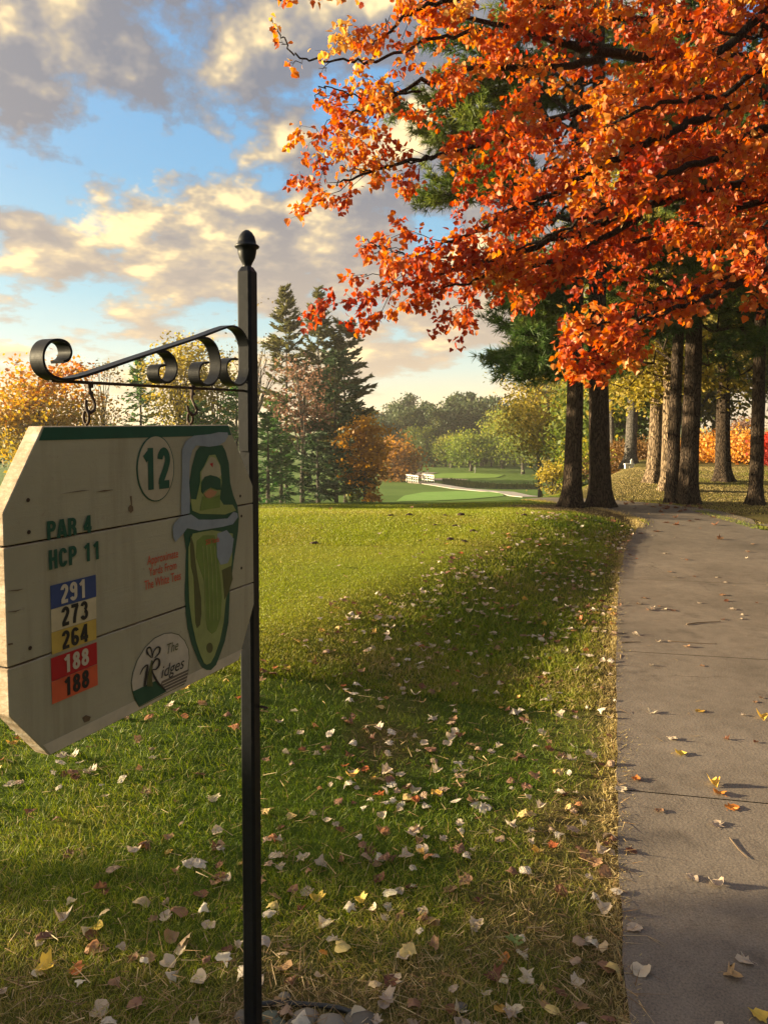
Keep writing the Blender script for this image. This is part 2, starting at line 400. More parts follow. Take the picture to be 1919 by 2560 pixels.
# ------------------------------------------------------------ tee sign
HEAD = R(21.4)
D = np.array([math.sin(HEAD), math.cos(HEAD), 0]); NN = np.array([math.cos(HEAD), -math.sin(HEAD), 0]); ZZ = np.array([0, 0, 1.])
PP = at(615, 1053, 1.75); PP[2] = 0
M_IRON = plain('black_painted_iron', (.006, .007, .010), .45, .35, 60, .22, 0, .15)
M_RUST = plain('rusty_steel', (.05, .03, .02), .7, .5, 90, .4, .4, .4)
post = thing('sign_post', 'black iron sign post with acorn finial and scrolled arm, standing beside the path', 'sign post', PP)
def arm(px, py, off=0.0): return onplane(px, py, PP+NN*off, NN)
RotP = np.stack([D, -NN, ZZ], 1)
m = MB()
hs = .0185; ch = .006
ring = [(-hs, -hs+ch), (-hs+ch, -hs), (hs-ch, -hs), (hs, -hs+ch), (hs, hs-ch), (hs-ch, hs), (-hs+ch, hs), (-hs, hs-ch)]
top = at(614, 668, 1.75)[2]
V = []
for z, s_ in ((-.25, 1), (top-.012, 1), (top, .62)): V += [PP+D*x*s_+(-NN)*y_*s_+ZZ*z for x, y_ in ring]
k8 = np.arange(8)
Fq = [np.stack([r*8+k8, r*8+(k8+1) % 8, (r+1)*8+(k8+1) % 8, (r+1)*8+k8], -1) for r in range(2)]
m.add(V, np.concatenate(Fq)); m.Fs.append(np.array([np.arange(8)+16]))
m.build('pole', M_IRON, post, PP)
m = MB(); s_ = 1.76/F/2.369
prof = [(24, 0), (24, 6), (25, 12), (33, 30), (46, 55), (53, 85), (55, 108), (66, 112), (72, 120), (66, 128), (54, 130), (52, 150), (44, 178), (30, 200), (14, 212), (2, 216)]
m.lathe((PP[0], PP[1], top-.001), [(r*s_, z*s_) for r, z in prof], 24)
m.build('finial', M_IRON, post, PP, True)
def ribbon(mb, pts, w, t, n_=60):
    P = np.array([arm(x/2.369, y/2.369+540) for x, y in pts])
    # smooth
    from mathutils import geometry
    Q = []
    k = len(P)
    for i in range(k-1):
        p0, p1, p2, p3 = P[max(i-1, 0)], P[i], P[i+1], P[min(i+2, k-1)]
        for u in np.linspace(0, 1, 7)[:-1]:
            Q.append(.5*((2*p1)+(-p0+p2)*u+(2*p0-5*p1+4*p2-p3)*u*u+(-p0+3*p1-3*p2+p3)*u**3))
    Q.append(P[-1]); Q = np.array(Q)
    T = unit(np.gradient(Q, axis=0)); S = np.cross(T, NN)
    n = len(Q); V = np.stack([Q+S*t/2+NN*w/2, Q-S*t/2+NN*w/2, Q-S*t/2-NN*w/2, Q+S*t/2-NN*w/2], 1).reshape(-1, 3)
    i = np.arange(n-1)[:, None]*4; j = np.arange(4)[None]; kk = (j+1) % 4
    mb.add(V, np.stack([i+j, i+kk, i+4+kk, i+4+j], -1).reshape(-1, 4))
    b = mb.n-len(V); mb.Fs.append(np.array([[b+3, b+2, b+1, b]])); e = b+(n-1)*4; mb.Fs.append(np.array([[e, e+1, e+2, e+3]]))
m = MB()
ribbon(m, [(318, 868), (352, 852), (366, 808), (345, 758), (292, 738), (238, 752), (205, 800), (200, 860), (222, 920), (270, 958), (330, 972), (420, 958), (560, 915), (750, 850), (950, 783), (1150, 716), (1290, 664), (1340, 655), (1385, 678), (1420, 735), (1434, 810), (1432, 900), (1416, 970), (1380, 1002), (1332, 985), (1302, 930), (1302, 875), (1332, 848), (1366, 850)], .027, .0045)
m.build('scroll_arm', M_IRON, post, PP)
for pts in ([(1140, 724), (1190, 728), (1235, 772), (1258, 850), (1255, 930), (1225, 988), (1178, 1003), (1140, 975), (1132, 920), (1152, 878), (1192, 868)],
            [(905, 806), (945, 808), (985, 848), (1000, 905), (985, 960), (945, 988), (902, 970), (888, 925), (902, 892), (936, 885)]):
    m = MB(); ribbon(m, pts, .027, .0045); m.build('scroll', M_IRON, post, PP)
m = MB(); m.tube([arm(118, 953), arm(300, 962), arm(604, 977)], .0028, 8); m.build('rod', M_RUST, post, PP)
m = MB()
for (x, y0, y1) in ((603, 955, 1128),):
    A0, A1 = arm(x, y0), arm(x, y1)
    c = (A0+A1)/2; c = PP+D*(-.0185-.0022)+ZZ*c[2]
    m.box(c, (.0044, .026, abs(A0[2]-A1[2])), RotP)
m.build('mounting_strap', M_IRON, post, PP)
m = MB(); b0 = PP+NN*.0185+ZZ*gnd(655, 1768, 0)[2]; zb = at(655, 1768, 1.75)[2]
m.tube([PP+ZZ*zb+NN*.018+D*.012, PP+ZZ*zb+NN*.034+D*.012], .0035, 8); m.tube([PP+ZZ*zb+NN*.034+D*.012, PP+ZZ*zb+NN*.037+D*.012-ZZ*.004], .0052, 8)
m.build('bolt', M_RUST, post, PP)
def hook(px, topy, fw):
    m = MB(); mid = arm(px, 1000)
    sc = np.linalg.norm(arm(px, 960)-arm(px, 1000))/40.
    o = arm(px, topy)
    pts = [(0, 0), (0, 12), (3, 24), (10, 38), (14, 52), (12, 64), (3, 71), (-6, 65), (-9, 52), (-8, 40)] if px < 300 else [(0, 0), (0, 12), (-2, 28), (6, 46), (12, 58), (8, 68), (-2, 70), (-10, 60), (-13, 46)]
    Q = np.array([arm(px+x, topy+y, fw*min(1, y/50)) for x, y in pts])
    m.tube(resample(Q, 26), .0028, 8)
    m.tube([o+ZZ*.004, o-ZZ*.006], .0065, 6); m.tube([o-ZZ*.012, o-ZZ*.017], .006, 6)
    m.build('hook', M_RUST, post, PP)
    return o, sc
h1 = hook(216, 962, .008); h2 = hook(474, 968, .034)
post.rotation_euler = (0, R(.2), 0)

# board -----------------------------------------------------------
TH = .032
bl = onplane(12, 1400, PP+NN*.024, NN); br = onplane(634, 1400, PP+NN*.053, NN)
BD = unit((br-bl)*np.array([1, 1, 0])); BN = np.array([BD[1], -BD[0], 0])
BO = bl.copy(); BO[2] = 0
def bp(px, py, off=0.0): return onplane(px, py, BO+BN*off, BN)
def uv(px, py):
    q = bp(px, py)-BO; return np.array([np.dot(q, BD), q[2]])
def P3(u, z, off=0.0): return BO+BD*u+ZZ*z+BN*off
c_ = bp(320, 1065)
board = thing('sign_board', 'cream plank tee sign for hole 12 hanging from two hooks under the iron arm', 'sign', (c_[0], c_[1], c_[2]))
BORG = np.array(board.location)
def m_board():
    m, nt, b = newmat('weathered_cream_paint'); v = objvec(nt); P = objvec(nt, (1.2, 1.2, 26))
    n1 = noise(nt, 3.5, 6, .6, v); n2 = noise(nt, 7, 7, .72, P); n3 = noise(nt, 55, 4, .7, v)
    c = ramp(nt, [(.3, (.33, .295, .195)), (.7, (.42, .375, .25))], n1).outputs[0]
    c = mixc(nt, ramp(nt, [(.54, (0, 0, 0)), (.76, (.75, .75, .75))], n2).outputs[0], c, (.36, .30, .22))
    sk = noise(nt, 16, 5, .65, objvec(nt, (1, 1, .07))); c = mixc(nt, ramp(nt, [(.52, (0, 0, 0)), (.72, (.5, .5, .5))], sk).outputs[0], c, (.20, .165, .10))
    c = mixc(nt, ramp(nt, [(.63, (0, 0, 0)), (.72, (.8, .8, .8))], n3).outputs[0], c, (.30, .24, .17))
    nt.links.new(c, b.inputs['Base Color']); b.inputs['Roughness'].default_value = .62; bump(nt, b, math_(nt, 'ADD', n2, n3), .25, .003); return m
def m_endgrain():
    m, nt, b = newmat('raw_board_end'); v = objvec(nt, (3, 3, 9)); n1 = noise(nt, 6, 7, .7, v)
    nt.links.new(ramp(nt, [(.3, (.18, .12, .07)), (.5, (.42, .31, .2)), (.68, (.62, .55, .44))], n1).outputs[0], b.inputs['Base Color'])
    b.inputs['Roughness'].default_value = .85; bump(nt, b, n1, .5, .006); return m
M_BOARD, M_END = m_board(), m_endgrain()
UR = uv(634, 1400)[0]; ZT = uv(340, 1064)[1]; ZB = .5*(uv(125, 1905)[1]+uv(596, 1640)[1])
uTL = uv(108, 1062)[0]; zTL = uv(14, 1282)[1]; uTR = uv(572, 1063)[0]; zTR = uv(630, 1215)[1]
uBL = uv(125, 1905)[0]; zBL = uv(27, 1790)[1]; uBR = uv(597, 1640)[0]; zBR = uv(635, 1510)[1]
OUT = [(uBL, ZB), (uBR, ZB), (UR, zBR), (UR, zTR), (uTR, ZT), (uTL, ZT), (0, zTL), (0, zBL)]
g1 = .5*(uv(17, 1373)[1]+uv(629, 1255)[1]); g2 = .5*(uv(25, 1681)[1]+uv(635, 1449)[1])
def clip(poly, z, keep_above):
    out = []
    for i in range(len(poly)):
        a, b = poly[i], poly[(i+1) % len(poly)]
        ia, ib = (a[1] >= z) == keep_above, (b[1] >= z) == keep_above
        if ia: out.append(a)
        if ia != ib:
            t = (z-a[1])/(b[1]-a[1]); out.append((a[0]+t*(b[0]-a[0]), z))
    return out
gp = .0014
for zlo, zhi in ((None, g2-gp), (g2+gp, g1-gp), (g1+gp, None)):
    poly = OUT
    if zlo is not None: poly = clip(poly, zlo, True)
    if zhi is not None: poly = clip(poly, zhi, False)
    me = MB(); me.prism([P3(u, z) for u, z in poly], BN, TH)
    o = me.build('plank', M_BOARD, board, BORG); o.data.materials.append(M_END)
    for f in o.data.polygons:
        nrm = f.normal
        if abs(nrm.dot(Vector(BN))) < .5: f.material_index = 1
    bv = o.modifiers.new('b', 'BEVEL'); bv.width = .0016; bv.segments = 2; bv.limit_method = 'ANGLE'
for zg in (g1, g2):  # dark strips added inside the seams to stop sun leaking between the planks
    me = MB(); me.box(BO+BD*UR/2+ZZ*zg-BN*.019, (UR-.004, .022, .0027), np.stack([BD, -BN, ZZ], 1)); me.build('seam_light_block', plain('light_block_dark', (.02, .014, .01), .9), board, BORG)
me = MB(); me.box(BO+BD*(uTL+UR)/2*0+BD*.32+ZZ*((ZT+ZB)/2)-BN*(TH+.009), (.05, .018, (ZT-ZB)*.8), np.stack([BD, -BN, ZZ], 1)); me.build('batten', M_END, board, BORG)
def decal(name, pts, mat, off, parent, s=None, o=(0, 0), px=True):
    Q = [(x/s+o[0], y/s+o[1]) for x, y in pts] if s else pts
    P = np.array([bp(x, y, off) for x, y in Q]) if px else np.array([P3(u, z, off) for u, z in Q])
    # orientation: make it face BN
    ar = sum(np.cross(P[i]-P[0], P[(i+1) % len(P)]-P[0]) for i in range(len(P)))
    if np.dot(ar, BN) < 0: P = P[::-1]
    me = MB(); me.prism(P, BN, .0004); return me.build(name, mat, parent, BORG)
def pt(name, col, rough=.5): return plain(name, col, rough, .12, 30)
M_GRN = pt('sign_green', (.012, .075, .045)); M_BLK = pt('sign_black', (.02, .018, .016)); M_WHT = pt('sign_white', (.55, .47, .34))
M_BLUE = pt('plate_blue', (.035, .06, .17)); M_YEL = pt('plate_yellow', (.52, .35, .07)); M_RED = pt('plate_red', (.42, .012, .015)); M_ORG = pt('plate_orange', (.60, .10, .035)); M_CRM = pt('plate_cream', (.56, .46, .28))
M_RTX = pt('red_lettering', (.52, .09, .04))
# green strip along the top and pale strip along the bottom
e = .0014
decal('top_trim', [(uTL-.009, ZT-.022), (uTL+.0015, ZT-.0018), (uTR-.0015, ZT-.0018), (uTR+.008, ZT-.022)], M_GRN, .0008, board, px=False)
decal('bottom_trim', [(uBL+.0015, ZB+.0018), (uBR-.0015, ZB+.0018), (uBR+.012, ZB+.022), (uBL-.012, ZB+.022)], M_WHT, .0008, board, px=False)
def text(name, body, bl_, br_, top_, mat, parent, off=.0022, shear=0, bold=.02, desc=False):
    cu = bpy.data.curves.new(name, 'FONT'); cu.body = body; cu.size = 1; cu.offset = bold; cu.shear = shear; cu.extrude = 0.0; cu.resolution_u = 4
    t = bpy.data.objects.new(name, cu); COL.objects.link(t)
    dg = bpy.context.evaluated_depsgraph_get(); me = bpy.data.meshes.new_from_object(t.evaluated_get(dg)); bpy.data.objects.remove(t)
    n = len(me.vertices); co = np.zeros(n*3, np.float32); me.vertices.foreach_get('co', co); co = co.reshape(-1, 3)
    A, B_, Tp = uv(*bl_), uv(*br_), uv(*top_)
    x0, x1 = co[:, 0].min(), co[:, 0].max(); ymax = co[:, 1].max(); y0 = 0.0 if desc else co[:, 1].min()
    sx = (B_[0]-A[0])/(x1-x0); sz = (Tp[1]-A[1])/(ymax-y0); dz = (B_[1]-A[1])/(B_[0]-A[0])*0
    U = A[0]+(co[:, 0]-x0)*sx; Z = .5*(A[1]+B_[1])+(co[:, 1]-y0)*sz
    W = BO[None]+U[:, None]*BD[None]+Z[:, None]*ZZ[None]+BN[None]*off-BORG[None]
    me.vertices.foreach_set('co', W.astype(np.float32).ravel()); me.update(); me.materials.clear(); me.materials.append(mat); me.name = name
    o = bpy.data.objects.new(name, me); COL.objects.link(o); o.parent = parent; return o
def ell(cx, cy, ru, rz_, n=48): return [(cx+ru*math.cos(a), cy+rz_*math.sin(a)) for a in np.linspace(0, 2*math.pi, n, endpoint=False)]
# hole number, par, handicap and yardages in a condensed bold face drawn stroke by stroke
def arc(cx, cy, rx, ry, a0=0, a1=360, n=18): return [(cx+rx*math.cos(R(a)), cy+ry*math.sin(R(a))) for a in np.linspace(a0, a1, n)]
GLY = {'1': [[(.10, .74), (.31, .90)], [(.31, 1.0), (.31, 0)]], '2': [arc(.25, .70, .145, .20, 175, -25)+[(.30, .45), (.14, .19), (.13, .1)], [(.05, .09), (.45, .09)]],
 '3': [arc(.245, .715, .135, .185, 165, -75), arc(.25, .29, .15, .195, 82, -165)], '4': [[(.35, 0), (.35, 1.0)], [(.33, .95), (.08, .33)], [(.02, .27), (.49, .27)]],
 '6': [arc(.25, .73, .14, .17, 15, 175)+[(.105, .5), (.105, .3)], arc(.25, .29, .145, .195)], '9': [arc(.25, .27, .14, .17, 195, 355)+[(.395, .5), (.395, .7)], arc(.25, .71, .145, .195)],
 '7': [[(.04, .905), (.46, .905)], [(.40, .90), (.30, .62), (.23, .3), (.20, 0)]], '8': [arc(.25, .725, .125, .175), arc(.25, .29, .15, .195)],
 'P': [[(.11, 0), (.11, 1)], [(.1, .905), (.27, .905)]+arc(.27, .705, .13, .20, 90, -90)+[(.1, .505)]], 'R': [[(.11, 0), (.11, 1)], [(.1, .905), (.27, .905)]+arc(.27, .715, .13, .19, 90, -90)+[(.1, .525)], [(.27, .5), (.40, .34), (.41, 0)]],
 'A': [[(.05, 0), (.23, 1.0)], [(.27, 1.0), (.45, 0)], [(.12, .26), (.38, .26)]], 'H': [[(.1, 0), (.1, 1)], [(.4, 0), (.4, 1)], [(.1, .52), (.4, .52)]],
 'C': [arc(.25, .68, .145, .225, 5, 180)+[(.105, .5)]+arc(.25, .32, .145, .225, 180, 355)], ' ': []}
def bold(name, body, bl_, br_, top_, mat, parent, off=.0022, wt=.185, adv=.56):
    me = MB(); A, B_, Tp = uv(*bl_), uv(*br_), uv(*top_); n = len(body); tot = sum(.32 if c == ' ' else adv for c in body)-(adv-.5)
    sx = (B_[0]-A[0])/tot; sz = Tp[1]-A[1]; zb = .5*(A[1]+B_[1]); sz = Tp[1]-A[1]; x0 = 0; lay = 0
    for ch in body:
        for st in GLY[ch]:
            Q = np.array(st, float); T = unit(np.gradient(Q, axis=0)) if len(Q) > 2 else np.repeat(unit(Q[1:]-Q[:1]), 2, 0)
            Nr = np.stack([-T[:, 1], T[:, 0]], -1)
            if np.allclose(Q[0], Q[-1]): Nr[0] = Nr[-1] = unit((Nr[0]+Nr[-1])/2)
            Ls, Rs = Q+Nr*wt/2, Q-Nr*wt/2; k = len(Q); V = np.concatenate([Ls, Rs]); i = np.arange(k-1)
            W = np.array([P3(A[0]+(x0+a)*sx, zb+b*sz, off+lay*.00006) for a, b in V]); me.add(W, np.stack([i, i+k, i+k+1, i+1], -1)); lay += 1
        x0 += .32 if ch == ' ' else adv
    return me.build(name, mat, parent, BORG)
c = uv(389, 1171); ru = abs(uv(436, 1171)[0]-uv(342, 1171)[0])/2; rz_ = abs(uv(389, 1088)[1]-uv(389, 1254)[1])/2
nb = decal('number_disc', ell(*c, ru, rz_), M_GRN, .0014, board, px=False)
decal('disc_face', ell(*c, ru*.945, rz_*.965), pt('number_disc_cream', (.42, .36, .25)), .0022, nb, px=False)
bold('number', '12', (354, 1226), (424, 1219), (354, 1120), M_GRN, nb, .003, .20)
bold('par_text', 'PAR 4', (116, 1351), (228, 1330), (116, 1304), M_GRN, board, .0018)
bold('handicap_text', 'HCP 11', (121, 1423), (249, 1398), (121, 1374), M_GRN, board, .0018)
for name, q, mt, tx, tb, tr, tt, tm in (
    ('yardage_plate', [(125, 1466), (238, 1434), (240, 1491), (127, 1523)], M_BLUE, '291', (150, 1511), (214, 1491), (150, 1463), M_WHT),
    ('yardage_plate', [(127, 1523.5), (240, 1491.5), (240, 1546.5), (128, 1579.5)], M_CRM, '273', (152, 1567), (219, 1546), (152, 1518), M_BLK),
    ('yardage_plate', [(128, 1580), (240, 1547), (240, 1598), (129, 1636)], M_YEL, '264', (153, 1624), (219, 1603), (153, 1577), M_BLK),
    ('yardage_plate', [(127, 1645), (240, 1605), (243, 1659.5), (128, 1703.5)], M_RED, '188', (157, 1683), (221, 1661), (157, 1638), M_WHT),
    ('yardage_plate', [(128, 1704), (243, 1660), (243, 1711), (130, 1762)], M_ORG, '188', (158, 1741), (222, 1717), (158, 1694), M_BLK)):
    Q = [uv(*x) for x in q]; ul = .5*(Q[0][0]+Q[3][0]); ur = .5*(Q[1][0]+Q[2][0]); zt = .5*(Q[0][1]+Q[1][1]); zb = .5*(Q[2][1]+Q[3][1])
    pl_ = decal(name, [(ul, zb), (ur, zb), (ur, zt-.0004), (ul, zt-.0004)], mt, .0014, board, px=False)
    bold('digits', tx, tb, tr, tt, tm, pl_, .0022)
for tx, a_, b_, t_ in (('Approximate', (367, 1412), (444, 1393), (367, 1390)), ('Yards From', (371, 1441), (440, 1421), (371, 1420)), ('The White Tees', (360, 1474), (451, 1449), (360, 1451))):
    text('distance_note', tx, a_, b_, t_, M_RTX, board, .0018, 0, .012, True)
# course map
S3, O3 = 6.146, (400, 1060); S4, O4 = 4.606, (300, 1360)
M_WAT = pt('map_water', (.25, .28, .31)); M_DG = pt('map_dark_green', (.02, .075, .04)); M_MG = pt('map_mid_green', (.10, .14, .035)); M_LG = pt('map_light_green', (.27, .30, .10)); M_OL = pt('map_olive', (.09, .09, .03)); M_FW = pt('map_fairway', (.16, .22, .045)); M_SND = pt('map_sand', (.42, .19, .09)); M_TAN = pt('map_tan', (.40, .35, .22))
mp_ = decal('course_map', [(370, 1690), (480, 1180), (455, 900), (500, 640), (560, 420), (620, 345), (960, 325), (1010, 420), (1060, 600), (1080, 900), (1130, 1100), (1190, 1250), (1215, 1450), (1200, 1650), (1165, 1900), (1130, 2130), (1110, 2300), (1075, 2500), (1070, 2700), (1055, 3050), (1000, 3330), (930, 3530), (865, 3700), (785, 3780), (720, 3780), (650, 3740), (585, 3620), (490, 3380), (430, 3150), (400, 2900), (385, 2600), (395, 2250), (405, 1950)], M_DG, .0014, board, S3, O3)
decal('map_water', [(330, 1400), (330, 1100), (345, 800), (340, 400), (400, 270), (520, 180), (780, 155), (900, 125), (1040, 130), (1050, 180), (1000, 270), (900, 330), (760, 350), (560, 330), (500, 400), (460, 560), (450, 800), (460, 1100), (460, 1370)], M_WAT, .0022, mp_, S3, O3)
decal('map_rough', [(500, 1330), (470, 1150), (560, 1160), (620, 900), (620, 740), (680, 650), (760, 480), (850, 470), (930, 640), (950, 900), (920, 1150), (980, 1240), (1120, 1240), (1170, 1330), (1000, 1390), (620, 1380)], M_LG, .0022, mp_, S3, O3)
decal('map_rough', [(640, 740), (690, 650), (780, 500), (850, 520), (910, 620), (945, 780), (900, 830), (760, 780), (640, 860)], M_TAN, .0028, mp_, S3, O3)
decal('map_flag', [(765, 610), (815, 595), (812, 665)], M_RED, .0034, mp_, S3, O3)
decal('map_green', [(640, 1040), (640, 900), (690, 810), (780, 785), (880, 810), (935, 850), (940, 1010), (880, 1010), (780, 975), (700, 1020), (660, 1070)], M_DG, .0036, mp_, S3, O3)
decal('map_bunker', [(680, 1075), (760, 1000), (880, 1040), (840, 1100), (770, 1140), (715, 1130)], M_SND, .0036, mp_, S3, O3)
decal('map_fairway', [(620, 1330), (660, 1110), (740, 1150), (860, 1120), (920, 1080), (925, 1280)], M_FW, .0034, mp_, S3, O3)
decal('map_water', [(200, 1600), (230, 1520), (330, 1420), (480, 1390), (600, 1470), (800, 1470), (1040, 1450), (1130, 1350), (1190, 1370), (1200, 1430), (1120, 1540), (960, 1580), (600, 1640), (420, 1600), (370, 1670), (240, 1815), (210, 1740)], M_WAT, .0032, mp_, S3, O3)
inner = [(790, 40), (790, 350), (800, 680), (830, 900), (880, 1130), (930, 1280), (970, 1370), (1000, 1390), (1045, 1370), (1090, 1290), (1150, 1120), (1195, 900), (1220, 640), (1260, 430), (1290, 200), (1300, -120), (1060, -160), (840, -120)]
decal('map_rough', inner, M_LG, .0022, mp_, S4, O4)
decal('map_trees', [(815, -110), (850, 0), (870, 200), (900, 400), (935, 620), (940, 800), (925, 930), (890, 970), (870, 900), (860, 600), (850, 380), (820, 250), (812, 60)], M_OL, .0028, mp_, S4, O4)
decal('map_fairway', [(890, -40), (880, 150), (930, 300), (970, 420), (985, 600), (990, 850), (1010, 980), (1060, 1035), (1110, 1000), (1160, 850), (1175, 600), (1160, 420), (1140, 250), (1115, 0), (1090, -100), (960, -100)], M_FW, .0028, mp_, S4, O4)
for x in (955, 1000, 1045, 1090):
    decal('map_stripe', [(x-4+(0), 20), (x+4, 20), (x+25, 330), (x+40, 880), (x+33, 880), (x+17, 330)], M_LG, .0033, mp_, S4, O4)
decal('map_water', [(1125, -120), (1115, 0), (1120, 150), (1160, 240), (1240, 220), (1290, 100), (1310, -60), (1230, -160)], M_WAT, .0033, mp_, S4, O4)
decal('map_trees', [(1175, 300), (1280, 250), (1300, 400), (1250, 560), (1205, 640), (1190, 420)], M_OL, .0028, mp_, S4, O4)
decal('map_tee', [(1035+36*math.cos(a), 1195+60*math.sin(a)) for a in np.linspace(0, 6.28, 16, endpoint=False)], M_OL, .0028, mp_, S4, O4)
text('map_note', '250 Yards', (511, 1362), (545, 1354), (511, 1349), M_RTX, mp_, .0036, 0, .02)
# club emblem
LO = [(145, 1700), (130, 1600), (150, 1480), (200, 1340), (290, 1190), (400, 1080), (520, 1025), (600, 1020), (680, 1040), (750, 1110), (795, 1210), (803, 1310), (790, 1440), (765, 1580), (738, 1620), (500, 1735), (225, 1880), (170, 1790)]
em = decal('emblem', LO, M_OL, .0014, board, S4, O4)
cc = np.mean(LO, 0)
decal('emblem_face', [tuple(cc+(np.array(q)-cc)*.975) for q in LO], pt('emblem_cream', (.50, .43, .33)), .0022, em, S4, O4)
decal('emblem_hill', [(152, 1698), (340, 1610), (425, 1572), (480, 1640), (545, 1695), (228, 1868), (176, 1785)], M_DG, .0028, em, S4, O4)
decal('emblem_slope', [(470, 1620), (485, 1580), (795, 1440), (768, 1570), (738, 1612), (545, 1692)], pt('emblem_brown', (.13, .10, .07)), .0028, em, S4, O4)
for k in range(4):
    y0 = 1608+k*27; decal('emblem_line', [(490+k*14, y0), (786-k*8, y0-140+k*12), (786-k*8, y0-133+k*12), (490+k*14, y0+8)], M_WHT, .0033, em, S4, O4)
def stroke(pts, ws, mat, off):
    P = np.array(pts, float); Q = []
    for i in range(len(P)-1):
        p0, p1, p2, p3 = P[max(i-1, 0)], P[i], P[i+1], P[min(i+2, len(P)-1)]
        for u in np.linspace(0, 1, 6)[:-1]: Q.append(.5*((2*p1)+(-p0+p2)*u+(2*p0-5*p1+4*p2-p3)*u*u+(-p0+3*p1-3*p2+p3)*u**3))
    Q.append(P[-1]); Q = np.array(Q); w = np.interp(np.linspace(0, 1, len(Q)), np.linspace(0, 1, len(ws)), ws)
    T = unit(np.gradient(Q, axis=0)); Nn = np.stack([-T[:, 1], T[:, 0]], -1)
    A, B_ = Q+Nn*w[:, None]/2, Q-Nn*w[:, None]/2
    W = lambda q: bp(q[0]/S4+O4[0], q[1]/S4+O4[1], off)
    me = MB(); V = np.array([W(q) for q in np.concatenate([A, B_])]); n = len(Q); i = np.arange(n-1)
    me.add(V, np.stack([i, i+1, i+1+n, i+n], -1)); return me.build('emblem_letter', mat, em, BORG)
stroke([(345, 1640), (350, 1500), (365, 1400), (372, 1340)], [70, 45, 30, 18], M_OL, .0035)
stroke([(365, 1310), (320, 1260), (315, 1210), (345, 1190), (368, 1230), (372, 1310)], [10, 22, 16, 20, 12, 8], M_BLK, .0035)
stroke([(375, 1310), (390, 1240), (430, 1190), (462, 1200), (450, 1260), (400, 1310)], [8, 12, 18, 24, 16, 8], M_BLK, .0035)
stroke([(232, 1505), (270, 1430), (320, 1395), (310, 1480), (285, 1640)], [8, 14, 18, 30, 26], M_BLK, .0038)
stroke([(370, 1400), (410, 1330), (450, 1330), (455, 1390), (420, 1440), (375, 1455), (400, 1530), (450, 1610), (530, 1690)], [12, 22, 20, 24, 16, 10, 26, 24, 10], M_BLK, .0041)
text('emblem_letter', 'idges', (400, 1695), (458, 1668), (400, 1666), M_BLK, em, .0035, .3, .0, True)
text('emblem_letter', 'The', (415, 1636), (443, 1622), (415, 1611), M_OL, em, .0035, .3, .0)
# eye screws and knots
for (o_, sc), px in ((h1, 217), (h2, 476)):
    base = bp(px, 1062, -TH/2); base[2] = ZT; low = o_-ZZ*66*sc
    me = MB(); r = 17*sc if px < 300 else 14*sc; c2 = np.array([base[0], base[1], base[2]+r*1.25])
    a = np.linspace(0, 2*math.pi, 25); me.tube([c2+NN*math.cos(t)*r*.5+ZZ*math.sin(t)*r for t in a], .0026, 8)
    me.tube([c2-ZZ*(r-.001), base-ZZ*.012], .0026, 8); me.build('eye_screw', M_RUST, board, BORG, True)
M_SCREW = M_RUST
for q in ((70, 1250), (72, 1330), (600, 1240), (603, 1290), (603, 1420), (75, 1620)):
    u_, z_ = uv(*q); decal('screw_head', ell(u_, z_, .0032, .0032, 14), M_SCREW, .0012, board, px=False)
M_KNOT = pt('knot_brown', (.14, .09, .05))
for q in ([(322, 1268), (327, 1262), (333, 1266), (334, 1276), (328, 1283), (323, 1277)], [(207, 1794), (216, 1788), (228, 1792), (224, 1802), (212, 1806)], [(240, 1230), (262, 1225), (285, 1224), (262, 1229)], [(17, 1478), (45, 1474), (60, 1472), (46, 1477)], [(18, 1530), (40, 1527), (55, 1523), (40, 1530)], [(326, 1240), (329, 1262), (331, 1264), (330, 1240)], [(150, 1235), (205, 1226), (228, 1225), (205, 1228)], [(20, 1610), (32, 1607), (34, 1611), (22, 1613)]):
    decal('knot', q, M_KNOT, .0013, board)
# ------------------------------------------------------------ grass, needles, leaves on the ground
M_GRASS = leafmat('grass_blade', [(0, (.055, .12, .010)), (.35, (.11, .175, .014)), (.6, (.25, .29, .022)), (.8, (.34, .27, .08)), (1, (.46, .36, .16))], .35, .5, .3)
def scatter(n, y0, y1, pw, side=.62):
    # more points close to the camera, thinning with distance
    u = rng.random(n); Y = (y0**(1-pw)+u*(y1**(1-pw)-y0**(1-pw)))**(1/(1-pw))
    X = (rng.random(n)*2-1)*(side*Y+.6)
    return X, Y
def blades(mb, X, Y, hgt, wid, lean, tshift=0.0):
    n = len(X); Z = height(X, Y)-.003
    dr = dryness(X, Y); tee = sst(.6, .97, tee_mask(X, Y))*(Y > 2.5)
    h = hgt*(.5+rng.random(n)*.9)*(1-.45*dr)*(1-.55*tee)*(.6+.8*fbm(X*1.7, Y*1.7, 33))
    a = rng.random(n)*2*math.pi; b = rng.random(n)*2*math.pi
    L = lean*(.3+rng.random(n))[:, None]*h[:, None]*np.stack([np.cos(a), np.sin(a), np.zeros(n)], -1)
    W = (wid*(.7+.6*rng.random(n)))[:, None]*np.stack([np.cos(b), np.sin(b), np.zeros(n)], -1)
    P0 = np.stack([X, Y, Z], -1); M_ = P0+L*.35+ZZ*(h*.62)[:, None]; P1 = P0+L+ZZ*h[:, None]
    V = np.stack([P0-W, P0+W, M_+W*.8, M_-W*.8, P1+W*.15, P1-W*.15], 1).reshape(-1, 3)
    t = np.clip(.33+.75*(1-.7*tee)*(fbm(X*.9, Y*.9, 41)-.3)+rng.normal(size=n)*.10*(1-.5*tee)+.35*(rng.random(n)<.07*(1-tee))+dr*.5+tee*.25+tshift, 0, 1)
    k = np.arange(n)[:, None]*6
    mb.add(V, np.concatenate([k+np.array([[0, 1, 2, 3]]), k+np.array([[3, 2, 4, 5]])]), np.repeat(t, 6))
grass = MB()
